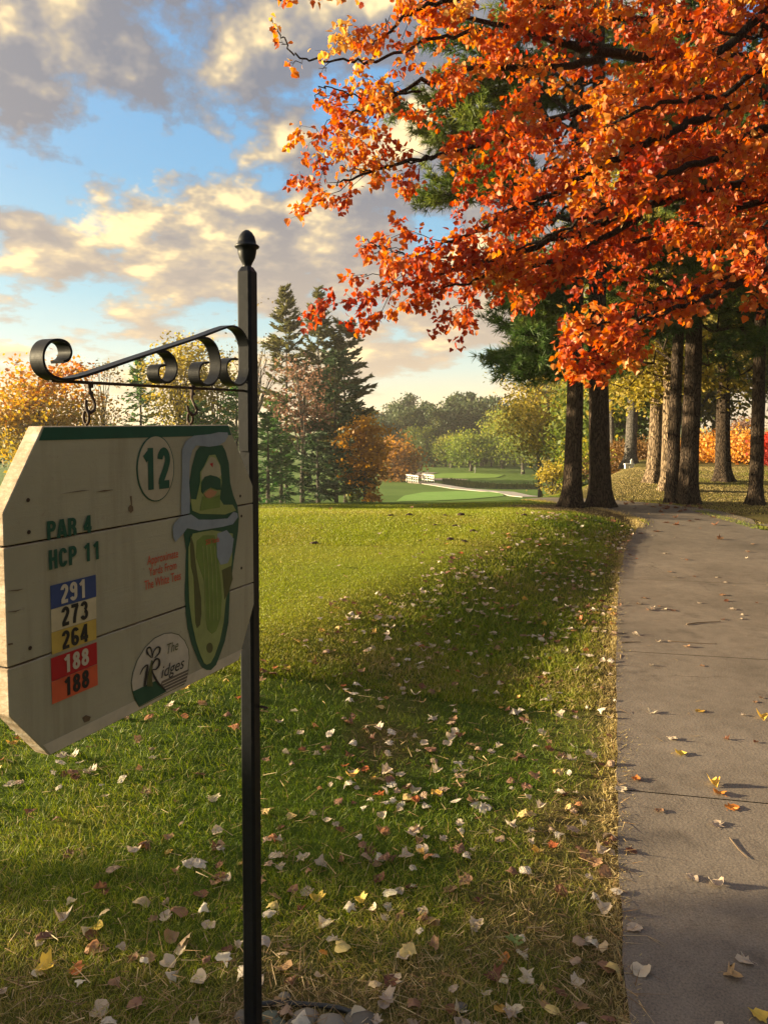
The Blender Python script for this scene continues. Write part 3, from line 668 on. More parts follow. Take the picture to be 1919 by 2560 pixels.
for n, y0, y1, pw, hh, ww, ln in ((210000, 1.15, 4.5, 1.9, .030, .0010, 1.25), (230000, 4.0, 9.0, 1.6, .034, .0022, .9), (230000, 8.0, 14.6, 1.2, .034, .0042, .7)):
    X, Y = scatter(n, y0, y1, pw)
    dr = dryness(X, Y); keep = (rng.random(n) > dr*.78) & ~on_path(X, Y, .0-.0) & (fbm(X*9, Y*9, 55)*.7+rng.random(n)*.5 > .32)
    X, Y = X[keep], Y[keep]; blades(grass, X, Y, hh, ww*np.ones(len(X)), ln)
# a fringe hanging over the path edge
n = 9000; Y = 1.0+rng.random(n)**1.5*9.6; X = np.interp(Y, LE[:, 1], LE[:, 0])+rng.normal(size=n)*.03*(.4+1.2*fbm(Y*3, Y*0, 88))-.008
blades(grass, X, Y, .03, .0012*(1+Y*.25), 1.2, .2)
n = 2500; kk = rng.integers(0, len(LB_low)-1, n); uu = rng.random((n, 1)); Q = LB_low[kk]*(1-uu)+LB_low[kk+1]*uu+rng.normal(size=(n, 2))*.06; blades(grass, Q[:, 0], Q[:, 1], .05, .005*np.ones(n), .9, .15)
# golden rough under the grove on the right
n = 90000; X = 3+rng.random(n)*13; Y = 9+rng.random(n)*15
k = ~on_path(X, Y, .05) & (dist_path_left(X, np.minimum(Y, 11)) > 0) & (X < Y*.7); blades(grass, X[k], Y[k], .03, .0045*np.ones(k.sum()), 1.1, .06)
tag(grass.build('grass', M_GRASS), None, None, None, 'stuff')

M_NEED = leafmat('dry_needle', [(0, (.10, .055, .025)), (.5, (.27, .16, .065)), (1, (.50, .38, .2))], .1, .6, .3)
nd = MB(); n = 26000
X, Y = scatter(n, 1.2, 7, 2.0)
dr = dryness(X, Y); k = (rng.random(n) < .22+dr*1.1) & ~on_path(X, Y, -.03); X, Y = X[k], Y[k]; n = len(X)
a = rng.random(n)*2*math.pi; L = (.03+.07*rng.random(n)**2)
P0 = np.stack([X, Y, height(X, Y)+.006+rng.random(n)*.02], -1); P1 = P0+np.stack([np.cos(a)*L, np.sin(a)*L, rng.normal(size=n)*.012], -1)
nd.strips(P0, P1, np.stack([-np.sin(a), np.cos(a), rng.normal(size=n)*.5], -1)*.0009*(1+.2*Y)[:, None], rng.random(n))
for _ in range(26):
    Yp = 1.4+rng.random()*7; Xp = float(np.interp(Yp, LE[:, 1], LE[:, 0]))+rng.random()*1.6; aa = rng.random()*6.3; l_ = .04+rng.random()*.05
    for q in (0, .25):
        p0 = np.array([[Xp, Yp, hz(Xp, Yp)+.0175]]); nd.strips(p0, p0+np.array([[math.cos(aa+q)*l_, math.sin(aa+q)*l_, .001]]), np.array([[-math.sin(aa), math.cos(aa), 0]])*.0012, np.array([.75]))
tag(nd.build('dry_needles', M_NEED), None, None, None, 'stuff')

# fallen leaves -------------------------------------------------
def leaf_proto(seed, size, curl, lobed):
    r = np.random.default_rng(seed)
    if lobed: base = [(0, -.5), (.16, -.42), (.42, -.40), (.36, -.18), (.56, .02), (.34, .12), (.24, .30), (0, .55)]
    else: base = [(0, -.5), (.2, -.46), (.4, -.28), (.47, -.02), (.40, .22), (.22, .42), (.06, .52), (0, .55)]
    O = np.array(base+[(-x, y) for x, y in base[-2:0:-1]]); O = O+r.normal(size=O.shape)*.06
    rings = [O*.38, O*.72, O]; V = [np.zeros((1, 2))]+rings; V = np.concatenate(V)
    x, y = V[:, 0], V[:, 1]; ax = r.random()*3.14
    q = x*math.cos(ax)+y*math.sin(ax); s_ = -x*math.sin(ax)+y*math.cos(ax)
    z = curl*(q*q*1.6+.5*s_*abs(s_))+np.abs(x)*curl*.35+r.normal(size=len(x))*.035
    z -= z.min()
    k = len(O); i = np.arange(k); j = (i+1) % k
    Fs = [np.stack([np.zeros(k, int), 1+i, 1+j], -1)]
    mb = MB(); mb.add(np.stack([x, y, z*.8], -1)*size, Fs[0])
    for rr in range(2): mb.Fs.append(np.stack([1+rr*k+i, 1+(rr+1)*k+i, 1+(rr+1)*k+j, 1+rr*k+j], -1))
    # stalk
    P0 = np.array([[0, -.48, z[1]*.8], [0.05*r.random(), -.62, z[1]*.8-.02], [.12*r.normal(), -.8, .02]])*size
    mb.tube(P0, size*.012, 4, .4)
    return mb
def m_fallen(name, top, under):
    m, nt, b = newmat(name); v = objvec(nt); n1 = noise(nt, 45, 5, .6, v)
    ob = N(nt, 'ShaderNodeObjectInfo').outputs['Random']
    gm = N(nt, 'ShaderNodeNewGeometry').outputs['Backfacing']
    c = mixc(nt, gm, top, under)
    c = mixc(nt, .8, c, ramp(nt, [(.25, (.55, .48, .4)), (.5, (1, 1, 1)), (.8, (1.1, 1.1, 1.1))], n1).outputs[0], 'MULTIPLY')
    hs = N(nt, 'ShaderNodeHueSaturation'); nt.links.new(c, hs.inputs['Color']); nt.links.new(math_(nt, 'ADD', math_(nt, 'MULTIPLY', ob, .5), .75), hs.inputs['Value']); nt.links.new(math_(nt, 'ADD', math_(nt, 'MULTIPLY', ob, .03), .485), hs.inputs['Hue'])
    nt.links.new(hs.outputs[0], b.inputs['Base Color']); b.inputs['Roughness'].default_value = .6
    tr = N(nt, 'ShaderNodeBsdfTranslucent'); nt.links.new(hs.outputs[0], tr.inputs[0]); mx = N(nt, 'ShaderNodeMixShader'); mx.inputs[0].default_value = .25
    nt.links.new(b.outputs[0], mx.inputs[1]); nt.links.new(tr.outputs[0], mx.inputs[2]); nt.links.new(mx.outputs[0], nt.nodes['Material Output'].inputs[0]); return m
KINDS = {'cream': (m_fallen('cream_leaf', (.55, .44, .32), (.62, .54, .43)), .48), 'tan': (m_fallen('tan_leaf', (.38, .23, .11), (.50, .36, .22)), .22),
         'rust': (m_fallen('rust_leaf', (.17, .065, .03), (.26, .13, .075)), .20), 'yellow': (m_fallen('yellow_leaf', (.70, .45, .07), (.72, .55, .2)), .08), 'orange': (m_fallen('orange_leaf', (.55, .18, .03), (.6, .3, .1)), .05)}
PROT = {}
for kn, (mt, _) in KINDS.items():
    PROT[kn] = []
    for s_ in range(6):
        mb = leaf_proto(s_*13+len(kn)*7, 1.0, [.35, .8, .22, 1.0, .55, .4][s_], s_ % 2 == 0 or s_ == 3)
        o = mb.build('fallen_leaf', mt, smooth=True); PROT[kn].append(o.data); bpy.data.objects.remove(o)
# candidate positions
n = 11000; X = rng.random(n)*9-4.2; Y = 1.25+rng.random(n)**1.15*11.2
d = -dist_path_left(X, Y); tee = tee_mask(X, Y)
cl = fbm(X*1.6, Y*1.6, 71, 3); dens = .13+.9*sst(.44, .64, cl)+.22*((Y > 3.2) & (Y < 9.5))
dens *= np.where(d < 0, .055, 1)*(1-sst(.75, 1.0, tee)*.97)*np.where(abs(X) < .58*Y+.25, 1, 0)
dens *= np.where(X < -.5, .6, 1.0)*np.where(Y < 2.7, 1.35, np.where(Y < 9, 1.45, .9))
dens += .9*np.exp(-((X+.25)**2/.2+(Y-2.1)**2/.2))*(d > 0)+.6*np.exp(-((X-.25)**2/.10+(Y-1.62)**2/.05))*(d > 0)
k = (rng.random(n) < dens) & (d > -PW) & (np.hypot(X-PP[0], Y-PP[1]) > .08)
X, Y, cl = X[k], Y[k], cl[k]; order = np.argsort(Y); X, Y = X[order], Y[order]
names = list(KINDS); pr = np.array([KINDS[q][1] for q in names]); pr /= pr.sum()
LAB = {'cream': 'small cream dry leaf lying curled on the leaf-strewn grass beside the path', 'tan': 'small tan dry leaf lying on the leaf-strewn grass beside the path',
       'rust': 'small rust brown dry leaf lying on the leaf-strewn grass beside the path', 'yellow': 'small yellow leaf lying on the leaf-strewn grass beside the path', 'orange': 'small orange leaf lying on the leaf-strewn grass beside the path'}
PLAB = {q: v.replace('curled on the leaf-strewn grass beside the path', 'on the bare grey paving of the path').replace('on the leaf-strewn grass beside the path', 'on the bare grey paving of the path') for q, v in LAB.items()}
def put_leaf(kn, x, y, z, sz, rot, label, group):
    o = bpy.data.objects.new('fallen_leaf', PROT[kn][rng.integers(6)]); COL.objects.link(o)
    o.location = (x, y, z); o.scale = (sz, sz, sz*(.8+.5*rng.random())); o.rotation_euler = rot
    tag(o, label, 'leaf', group); return o
rest = {q: MB() for q in names}; cnt = 0
for x, y in zip(X, Y):
    kn = names[rng.choice(len(names), p=pr)]
    on = bool(on_path(x, y)); sz = (.024+.031*rng.random())*(1.0 if kn != 'cream' else .95)*(1+.012*y)
    rot = (rng.normal()*.2, rng.normal()*.2, rng.random()*6.3)
    if on: rot = (rng.normal()*.08, rng.normal()*.08, rot[2])
    if rng.random() < .35 and not on: rot = (rot[0]+math.pi, rot[1], rot[2])
    z = hz(x, y)+(.016 if on else .005+.013*rng.random())+(sz*.35 if abs(rot[0]) > 2 else 0)
    if cnt < 235 and abs(x) < .53*y:
        put_leaf(kn, x, y, z, sz, rot, (PLAB if on else LAB)[kn], kn+(' leaves on the path' if on else ' leaves fallen on the grass')); cnt += 1
    else:
        me = PROT[kn][rng.integers(6)]; co = np.array([v.co[:] for v in me.vertices])*sz
        Mx = np.array(Matrix.LocRotScale(Vector((0, 0, 0)), __import__('mathutils').Euler(rot), None).to_3x3())
        V = co@Mx.T+np.array([x, y, z]); rest[kn].V.append(V); rest[kn].T.append(np.zeros(len(V)))
        for f in me.polygons: rest[kn].Fs.append(np.array([list(f.vertices)])+rest[kn].n)
        rest[kn].n += len(V)
for kn in names:
    if rest[kn].n: tag(rest[kn].build('leaf_litter', KINDS[kn][0]), None, None, None, 'stuff')
# leaves on the path that stand out one by one
for px, py, kn, sz, lab in ((1630, 1787, 'cream', .05, 'crumpled pale leaf lying on the path just beyond the sunlit patch'), (1747, 1785, 'yellow', .05, 'bright yellow leaf alone in the middle of the path'),
        (1905, 1803, 'yellow', .06, 'golden yellow leaf at the right edge of the view on the path'), (1700, 1893, 'yellow', .055, 'yellow leaf in the sunlit patch of the path'), (1680, 1855, 'cream', .045, 'pale leaf at the upper left rim of the sunlit patch'),
        (1783, 1970, 'yellow', .05, 'yellow leaf lying just beyond the path joint'), (1795, 1992, 'orange', .055, 'orange leaf lying on the path joint'), (1830, 2028, 'orange', .055, 'brown-orange leaf lying just below the path joint'),
        (1790, 2070, 'cream', .05, 'curled beige leaf below the orange leaf on the path'), (1552, 1982, 'cream', .05, 'pale leaf at the grass edge of the path by the joint'), (1587, 1957, 'orange', .045, 'small orange leaf at the left end of the path joint'),
        (1731, 2207, 'cream', .042, 'small folded pale leaf, left one of the pair on the path'), (1788, 2222, 'cream', .05, 'pale pointed leaf, right one of the pair on the path'), (1857, 2415, 'cream', .046, 'rounded beige leaf near the bottom right of the path'),
        (1830, 2455, 'tan', .048, 'mottled tan leaf under the rounded beige leaf on the path'), (1597, 2442, 'cream', .056, 'pale three-pointed leaf at the lower left edge of the path'), (1900, 2556, 'yellow', .05, 'golden leaf at the bottom right corner of the path')):
    q = gnd(px, py); put_leaf(kn, q[0], q[1], hz(q[0], q[1])+.0155, sz, (0, 0, rng.random()*6.3), lab, None)
# dark clods on the tee
M_CLOD = plain('dark_clod', (.05, .03, .022), .9, .4, 60)
for px, py, s_ in ((785, 1334, .05), (977, 1272, .045), (1023, 1270, .055), (1112, 1272, .04), (1152, 1271, .06), (1088, 1292, .03), (1137, 1294, .04), (1181, 1306, .045), (1125, 1325, .05), (1050, 1326, .025), (1160, 1330, .04), (1310, 1270, .05)):
    q = gnd(px, py, .36); mb = MB()
    v = rdir(40); P = v*np.array([s_, s_*.7, s_*.42])*(.75+.4*rng.random((40, 1)))
    import bmesh
    bm = bmesh.new(); [bm.verts.new(p_) for p_ in P]; bmesh.ops.convex_hull(bm, input=bm.verts)
    me = bpy.data.meshes.new('turf_clod'); bm.to_mesh(me); bm.free(); me.materials.append(M_CLOD)
    o = bpy.data.objects.new('turf_clod', me); COL.objects.link(o); o.location = (q[0], q[1], hz(q[0], q[1])+s_*.22); tag(o, 'small dark clod lying on the sunlit mown tee', 'clod', 'dark clods on the tee')
# dark leaf lumps along the far side of the path
for i, (px, py) in enumerate([(1530, 1316), (1600, 1338), (1640, 1332), (1663, 1310), (1690, 1316), (1687, 1298), (1722, 1306), (1740, 1302), (1780, 1296), (1785, 1316), (1800, 1351), (1548, 1350), (1520, 1383), (1558, 1365), (1650, 1284), (1700, 1283), (1750, 1290), (1830, 1288)]):
    q = gnd(px, py); put_leaf('rust', q[0], q[1], hz(q[0], q[1])+.016, .07+.035*rng.random(), (0, 0, rng.random()*6), 'dark brown leaf lying where the two paths meet', 'dark leaves on the path fork')
for i in range(26):
    px, py = 1560+rng.random()*220, 1262+rng.random()*10+(8 if i % 3 == 0 else 0); q = gnd(px, py); put_leaf('rust', q[0], q[1], hz(q[0], q[1])+.02, .065+.04*rng.random(), (rng.normal()*.3, rng.normal()*.3, rng.random()*6), 'dark brown leaf piled along the path at the foot of the twin trunks', 'leaves piled under the twin trunks')
# stones, hose, seedling, twigs
STONE = [plain('grey_stone', (.12, .105, .085), .7, .25, 14), plain('green_stone', (.11, .125, .09), .7, .2, 14), plain('pale_stone', (.22, .19, .15), .7, .15, 14)]
def stone(px, py, s_, mt, lab, fl=.55):
    q = gnd(px, py); bm = bmesh.new(); bmesh.ops.create_icosphere(bm, subdivisions=3, radius=1)
    sd = rng.random()*50
    for v in bm.verts:
        k = .82+.36*float(fbm(v.co.x*1.3+sd, v.co.y*1.3+v.co.z, 3, 2)); v.co = Vector((v.co.x*s_*1.25, v.co.y*s_*.9, v.co.z*s_*fl))*k
    me = bpy.data.meshes.new('stone'); bm.to_mesh(me); bm.free(); me.materials.append(mt)
    me.polygons.foreach_set('use_smooth', np.ones(len(me.polygons), bool))
    o = bpy.data.objects.new('stone', me); COL.objects.link(o); o.location = (q[0], q[1], hz(q[0], q[1])+s_*.2); o.rotation_euler = (0, 0, rng.random()*.6-.3); tag(o, lab, 'stone')
for a_ in ((676, 2546, .022, STONE[1], 'green-grey stone right beside the foot of the sign post'), (692, 2562, .018, STONE[1], 'small green stone in front of the green-grey stone by the post'), (763, 2548, .028, STONE[2], 'pale rounded stone under the black hose'),
           (738, 2562, .02, STONE[0], 'dark grey stone left of the pale rounded stone'), (828, 2562, .03, STONE[2], 'beige stone right of the pale rounded stone'), (902, 2560, .036, STONE[0], 'long flat grey stone at the bottom edge of the grass'),
           (712, 2492, .014, STONE[2], 'small white pebble above the black hose'), (1150, 2520, .016, STONE[0], 'small grey pebble among leaves near the bottom edge'), (620, 2552, .03, STONE[0], 'grey stone just left of the sign post')): stone(*a_)
mb = MB(); hp = [gnd(*q) for q in [(600, 2545), (650, 2520), (700, 2514), (760, 2516), (810, 2522), (850, 2530), (900, 2548)]]
hp = resample(np.array(hp), 40); hp[:, 2] = height(hp[:, 0], hp[:, 1])+.008+np.sin(np.linspace(0, 9, 40))*.002; mb.tube(hp, .0075, 10)
tag(mb.build('drip_hose', plain('black_hose', (.012, .013, .012), .4, .2, 30, .5), smooth=True), 'black hose lying in the grass behind the stones', 'hose')
q = gnd(1285, 2372); sd_ = thing('seedling', 'small green leafy seedling growing among pale leaves near the path', 'plant', (q[0], q[1], hz(q[0], q[1])))
M_SEED = leafmat('seedling_leaf', [(0, (.12, .2, .05)), (1, (.25, .32, .1))], .3)
mb = MB(); o3 = np.array(sd_.location); mb.tube([o3, o3+np.array([.003, 0, .03])], .0018, 6); mb.build('stem', M_SEED, sd_, o3)
for k in range(7):
    a = k*.95; dv = np.array([math.cos(a), math.sin(a), .5+.3*rng.random()]); dv /= np.linalg.norm(dv); sv = np.cross(dv, ZZ); b0 = o3+ZZ*(.008+.004*k); L = .035
    mb = MB(); P = [b0, b0+dv*L*.4+sv*.008, b0+dv*L*.8+sv*.007-ZZ*.002, b0+dv*L-ZZ*.006, b0+dv*L*.8-sv*.007-ZZ*.002, b0+dv*L*.4-sv*.008]; mb.add(P, np.arange(6), rng.random()); mb.build('leaf', M_SEED, sd_, o3)
M_TWIG = plain('twig_bark', (.16, .11, .07), .8, .3, 80)
for pts, r_, lab in (([(1822, 2105), (1845, 2135), (1868, 2157)], .0022, 'thin pale twig lying on the open path below the curled leaf'), ([(1715, 1567), (1740, 1563), (1800, 1560)], .005, 'forked dark twig lying across the path farther up'),
                     ([(1550, 1612), (1600, 1611)], .004, 'short dark twig at the left edge of the path'), ([(1668, 1608), (1730, 1613), (1790, 1616)], .003, 'long thin twig lying in the middle of the path')):
    P = np.array([gnd(*q) for q in pts]); P[:, 2] = height(P[:, 0], P[:, 1])+.015+r_; mb = MB(); mb.tube(resample(P, 12), np.linspace(r_, r_*.5, 12), 6); tag(mb.build('twig', M_TWIG, smooth=True), lab, 'twig')
# ------------------------------------------------------------ trees
BARK_PINE = barkmat('pine_bark', (.014, .009, .006), (.075, .053, .037)); BARK_MAPLE = barkmat('maple_bark', (.016, .012, .010), (.06, .045, .036), 2.)
BARK_OAK = barkmat('oak_bark', (.05, .034, .02), (.25, .18, .115), .8); BARK_GREY = barkmat('grey_bark', (.05, .045, .04), (.17, .15, .13))
def limb_path(a, b, r, n=8, sag=.0, wig=.08):
    a, b = np.asarray(a), np.asarray(b); t = np.linspace(0, 1, n)[:, None]; L = np.linalg.norm(b-a)
    P = a+(b-a)*t+ZZ*sag*L*np.sin(t*math.pi); P[1:-1] += r.normal(size=(n-2, 3))*wig*L*.15; return P
def leaves(mb, C, size, r, tint, up=.3, asp=.62):
    n = len(C); nr = unit(r.normal(size=(n, 3))+np.array([0, 0, up*2])); a = unit(np.cross(nr, r.normal(size=(n, 3)))); b = np.cross(nr, a)
    s = size*(.6+.8*r.random(n))[:, None]; mb.quads(C, a*s*.5, b*s*.5*asp, np.clip(tint, 0, 1))
def broadleaf(name, loc, H, rx, rz, mat, bark, seed, nl=5200, leaf=.32, ncl=90, trunk=.16, label=None, cat='tree', group=None, gap=.0, base=.25, tb=.5, tv=.2, top=.25, twigs=True, dx=0.):
    """trunk, limbs that reach the leaf clumps, and clumps spread unevenly through an egg-shaped crown"""
    r = np.random.default_rng(seed); t = thing(name, label, cat, loc, group); cz = H-rz
    d = unit(r.normal(size=(ncl, 3))); rad = (r.random(ncl)**.45)
    lump = .70+.55*vnoise(d[:, 0]*1.8+seed, d[:, 1]*1.8+d[:, 2]*2.2, seed)
    C = d*rad[:, None]*lump[:, None]*np.array([rx, rx, rz])+np.array([dx, 0, cz])
    C[:, 2] = np.maximum(C[:, 2], base*H*.55+r.random(ncl)*.1*H)
    mb = MB(); per = nl//ncl; sp = rx*.27
    tn = np.clip(tb+(C[:, 2]-cz)/rz*top+r.normal(size=ncl)*tv, 0, 1)
    for c, q in zip(C, tn):
        n = int(per*(.5+r.random())); P = c+r.normal(size=(n, 3))*np.array([sp, sp, sp*.55])*(.6+.6*r.random())
        leaves(mb, P, leaf, r, q+r.normal(size=n)*.12)
    mb.build('crown', mat, t)
    tk = MB(); hs = np.linspace(0, H*.9, 12); tw = trunk*np.interp(hs/H, [0, .03, .1, .5, .9], [1.5, 1.15, 1., .6, .1])
    P = np.stack([np.sin(hs*.5+seed)*H*.008+dx*hs/H, np.cos(hs*.4+seed)*H*.008, hs-.2], -1); tk.tube(P, tw, 12, wob=.05)
    for c in C[r.choice(ncl, min(ncl, 26 if twigs else 9), replace=False)]:
        h0 = np.clip(c[2]*(.35+.35*r.random()), H*base*.8, H*.8); k = np.interp(h0, hs, tw)
        p0 = np.array([np.interp(h0+.2, hs, P[:, 0]), np.interp(h0+.2, hs, P[:, 1]), h0]); tk.tube(limb_path(p0, c, r, 7, .06), np.linspace(k*.5, .012+k*.04, 7), 5, cap=False)
    tk.build('trunk', bark, t, smooth=True); return t
def conifer(name, loc, H, rad, mat, bark, seed, label=None, group=None, base=.08, whorl=.55, nb=6, nsz=.34, dens=1., droop=-.12, up=.25, gap=.25, shape=.9, trunk=.16, cat='tree', wid=.16):
    """straight trunk with whorls of boughs that carry sprays of needles; boughs vary in length and some are missing"""
    r = np.random.default_rng(seed); t = thing(name, label, cat, loc, group); tk = MB(); mb = MB()
    hs = np.linspace(0, H, 14); tw = trunk*np.interp(hs/H, [0, .04, .5, 1], [1.35, 1., .6, .06])
    tk.tube(np.stack([np.sin(hs*.3+seed)*.05, np.cos(hs*.3)*.05, hs-.2], -1), tw, 10)
    h = H*base; Cs, As, Bs, Ts = [], [], [], []
    while h < H*.985:
        f = (h/H-base)/(1-base); prof = rad*(1-f)**shape*min(1, .45+f*5)+.12
        for q in range(nb):
            if r.random() < gap*(1-f*.6): continue
            a = r.random()*6.283; L = prof*(.55+.6*r.random()); el = droop+(up-droop)*f+r.normal()*.17
            d = np.array([math.cos(a)*math.cos(el), math.sin(a)*math.cos(el), math.sin(el)])
            p0 = np.array([0, 0, h+r.normal()*.1]); n = max(4, int(L/.26*dens)); u = np.linspace(.22, 1, n)
            P = p0+d*L*u[:, None]+ZZ*(.10*L*(u**2))[:, None]*(1 if up > 0 else -.4)
            if L > .5: tk.tube(np.array([p0, p0+d*L*.5, P[-1]]), [max(.012, trunk*.16*(1-f*.6)), .012, .005], 4, cap=False)
            sd = np.array([-math.sin(a), math.cos(a), 0]); tb = r.random()*.35+.3*f+.1
            for sgn in (-1, 1, 0, -.55, .55):
                m_ = n; wv = L*wid*(1.25-u)*1.6+.10
                dirv = unit(d*.75+sd*sgn*.9+ZZ*r.normal(size=(m_, 1))*.25+r.normal(size=(m_, 3))*.16)
                ln = (nsz*(.6+.7*r.random(m_)))[:, None]; C = P+dirv*(wv[:, None]*.55*abs(sgn)+ln*.2)+r.normal(size=(m_, 3))*.05
                nr = unit(np.cross(dirv, r.normal(size=(m_, 3)))); Cs.append(C); As.append(dirv*ln*.55); Bs.append(nr*ln*.16); Ts.append(np.clip(tb+r.normal(size=m_)*.12, 0, 1))
        h += whorl*(.7+.6*r.random())*(1-.45*f)
    mb.quads(np.concatenate(Cs), np.concatenate(As), np.concatenate(Bs), np.concatenate(Ts))
    mb.build('crown', mat, t); tk.build('trunk', bark, t, smooth=True); return t
def spot(px, Y, dz=0.):
    x = (px-PX)/F*Y*math.cos(PITCH)*1.0; return (x, Y, hz(x, Y)+dz)
def hgt(py, Y, loc): return EYE+(1053-py)/F*Y*1.0-loc[2]

SPR = lambda a, b, c: [(0, a), (.5, b), (1, c)]
M_SPRUCE = leafmat('spruce_needles', SPR((.02, .045, .022), (.042, .08, .034), (.09, .12, .045)), .25)
M_PINEFAR = leafmat('tall_pine_needles', SPR((.045, .055, .018), (.10, .10, .03), (.22, .18, .06)), .35)
M_LUSH = leafmat('lush_green_needles', SPR((.03, .085, .025), (.065, .15, .04), (.11, .20, .045)), .35)
M_GOLD = leafmat('golden_maple_leaves', [(0, (.16, .13, .03)), (.3, (.34, .24, .04)), (.6, (.46, .24, .035)), (.85, (.50, .15, .03)), (1, (.40, .10, .03))], .5)
M_YEL_ = leafmat('yellow_leaves', [(0, (.10, .10, .02)), (.5, (.30, .24, .045)), (1, (.50, .38, .08))], .5)
M_PINK = leafmat('faded_red_leaves', [(0, (.11, .06, .04)), (.5, (.21, .115, .08)), (1, (.30, .18, .12))], .4)
M_ORN = leafmat('orange_brown_leaves', [(0, (.16, .08, .018)), (.5, (.40, .19, .03)), (1, (.58, .32, .06))], .45)
M_OLV = leafmat('olive_leaves', [(0, (.045, .075, .018)), (.5, (.11, .15, .028)), (1, (.30, .27, .045))], .4)
M_LIME = leafmat('lime_leaves', [(0, (.08, .13, .02)), (.5, (.20, .25, .035)), (1, (.44, .36, .05))], .45)
M_BARE = leafmat('sparse_brown_leaves', [(0, (.10, .07, .035)), (1, (.25, .19, .09))], .4)
M_DEEP = leafmat('far_wood_leaves', [(0, (.02, .045, .022)), (.5, (.048, .08, .034)), (1, (.13, .14, .045))], .3)
# left of the post and behind the board
L = spot(95, 44); broadleaf('golden_maple', L, hgt(900, 44, L), 3.1, 3.6, M_GOLD, BARK_GREY, 3, 9000, .26, 90, .18, 'golden and orange maple at the far left, behind the scroll of the sign arm', top=.42, tb=.34, tv=.1, base=.2)
L = spot(-60, 47); broadleaf('dark_bush', L, hgt(985, 47, L), 1.9, 2.4, M_DEEP, BARK_GREY, 5, 2500, .3, 40, .1, 'dark green tree at the left edge of the view behind the board')
L = spot(262, 50); broadleaf('thin_tree', L, hgt(900, 50, L), 1.9, 3.6, M_BARE, BARK_GREY, 8, 1500, .2, 60, .14, 'nearly leafless grey-brown tree between the golden maple and a green pine', base=.35)
L = spot(352, 50); conifer('green_pine', L, hgt(893, 50, L), 2.4, M_LUSH, BARK_GREY, 11, 'bluish green pine seen over the board between the two hooks', nsz=.36, shape=.75)
L = spot(455, 47); broadleaf('yellow_birch', L, hgt(835, 47, L), 2.2, 3.4, M_YEL_, BARK_GREY, 14, 5200, .22, 80, .13, 'pale yellow tree behind the scrolls of the sign arm', base=.25)
L = spot(545, 49); broadleaf('yellow_tree', L, hgt(880, 49, L), 1.7, 3.6, M_YEL_, BARK_GREY, 15, 3000, .22, 60, .12, 'thin yellowish tree just left of the sign post', base=.25, tb=.35)
L = spot(500, 42); conifer('low_spruce', L, hgt(1000, 42, L), 2.4, M_LUSH, BARK_GREY, 17, 'low bright green spruce seen over the right end of the board', nsz=.34, shape=.7)
L = spot(590, 45); conifer('low_spruce', L, hgt(960, 45, L), 2.2, M_LUSH, BARK_GREY, 18, 'bright green spruce directly behind the sign post', nsz=.34, shape=.7)
# between the post and the open valley
L = spot(640, 64); broadleaf('bare_tree', L, hgt(735, 64, L), 3.0, 6.0, M_BARE, BARK_GREY, 21, 700, .2, 80, .2, 'bare twiggy treetop just right of the sign post', base=.5)
L = spot(716, 60); conifer('tall_pine', L, hgt(722, 60, L), 3.3, M_PINEFAR, BARK_GREY, 23, 'tallest olive pine, left of the two pointed treetops right of the post', nsz=.48, nb=7, dens=1.6, shape=.75, gap=.38, whorl=.72, droop=-.05, up=.5, base=.2)
L = spot(796, 62); conifer('tall_pine', L, hgt(728, 62, L), 3.1, M_PINEFAR, BARK_GREY, 24, 'slender olive pine, right of the two pointed treetops right of the post', nsz=.48, nb=7, dens=1.6, shape=.75, gap=.4, whorl=.75, droop=-.05, up=.5, base=.15)
L = spot(862, 60); conifer('ragged_pine', L, hgt(800, 60, L), 2.9, M_PINEFAR, BARK_GREY, 26, 'ragged dark pine with long side boughs at the right end of the pine group', nsz=.48, nb=8, dens=1.6, shape=.45, gap=.3, whorl=.62, droop=0., up=.35, base=.1)
L = spot(838, 55); conifer('dark_spruce', L, hgt(880, 55, L), 3.5, M_SPRUCE, BARK_GREY, 27, 'broad dark green spruce standing behind the orange-brown tree', nsz=.42, shape=.6, gap=.08, dens=1.25)
L = spot(757, 54); broadleaf('faded_red_maple', L, hgt(880, 54, L), 2.3, 3.2, M_PINK, BARK_GREY, 29, 1500, .26, 60, .17, 'faded pinkish red maple in front of the tall pines', base=.38, tv=.15)
L = spot(668, 50); conifer('lush_spruce', L, hgt(1030, 50, L), 2.3, M_LUSH, BARK_GREY, 31, 'fresh green spruce at the foot of the pines, next to the post', nsz=.4, shape=.6, gap=.08, dens=1.2)
L = spot(700, 56); conifer('lush_spruce', L, hgt(985, 56, L), 2.4, M_LUSH, BARK_GREY, 32, 'second fresh green spruce, behind the one next to the post', nsz=.4, shape=.6, gap=.08, dens=1.2)
L = spot(792, 52); conifer('dark_spruce', L, hgt(1085, 52, L), 2.1, M_SPRUCE, BARK_GREY, 33, 'small dark spruce below the faded red maple', nsz=.4, shape=.6, gap=.1, dens=1.2)
L = spot(912, 54); broadleaf('orange_tree', L, hgt(1035, 54, L), 1.75, 2.9, M_ORN, BARK_GREY, 35, 5200, .24, 80, .12, 'orange-brown tree with leaves down to the ground at the edge of the fairway', base=.06, tb=.6)
L = spot(990, 112); broadleaf('russet_tree', L, hgt(1068, 112, L), 4.2, 5., M_ORN, BARK_GREY, 37, 3600, .5, 60, .25, 'russet brown tree far off at the left rim of the valley', base=.15, tb=.25, tv=.15)
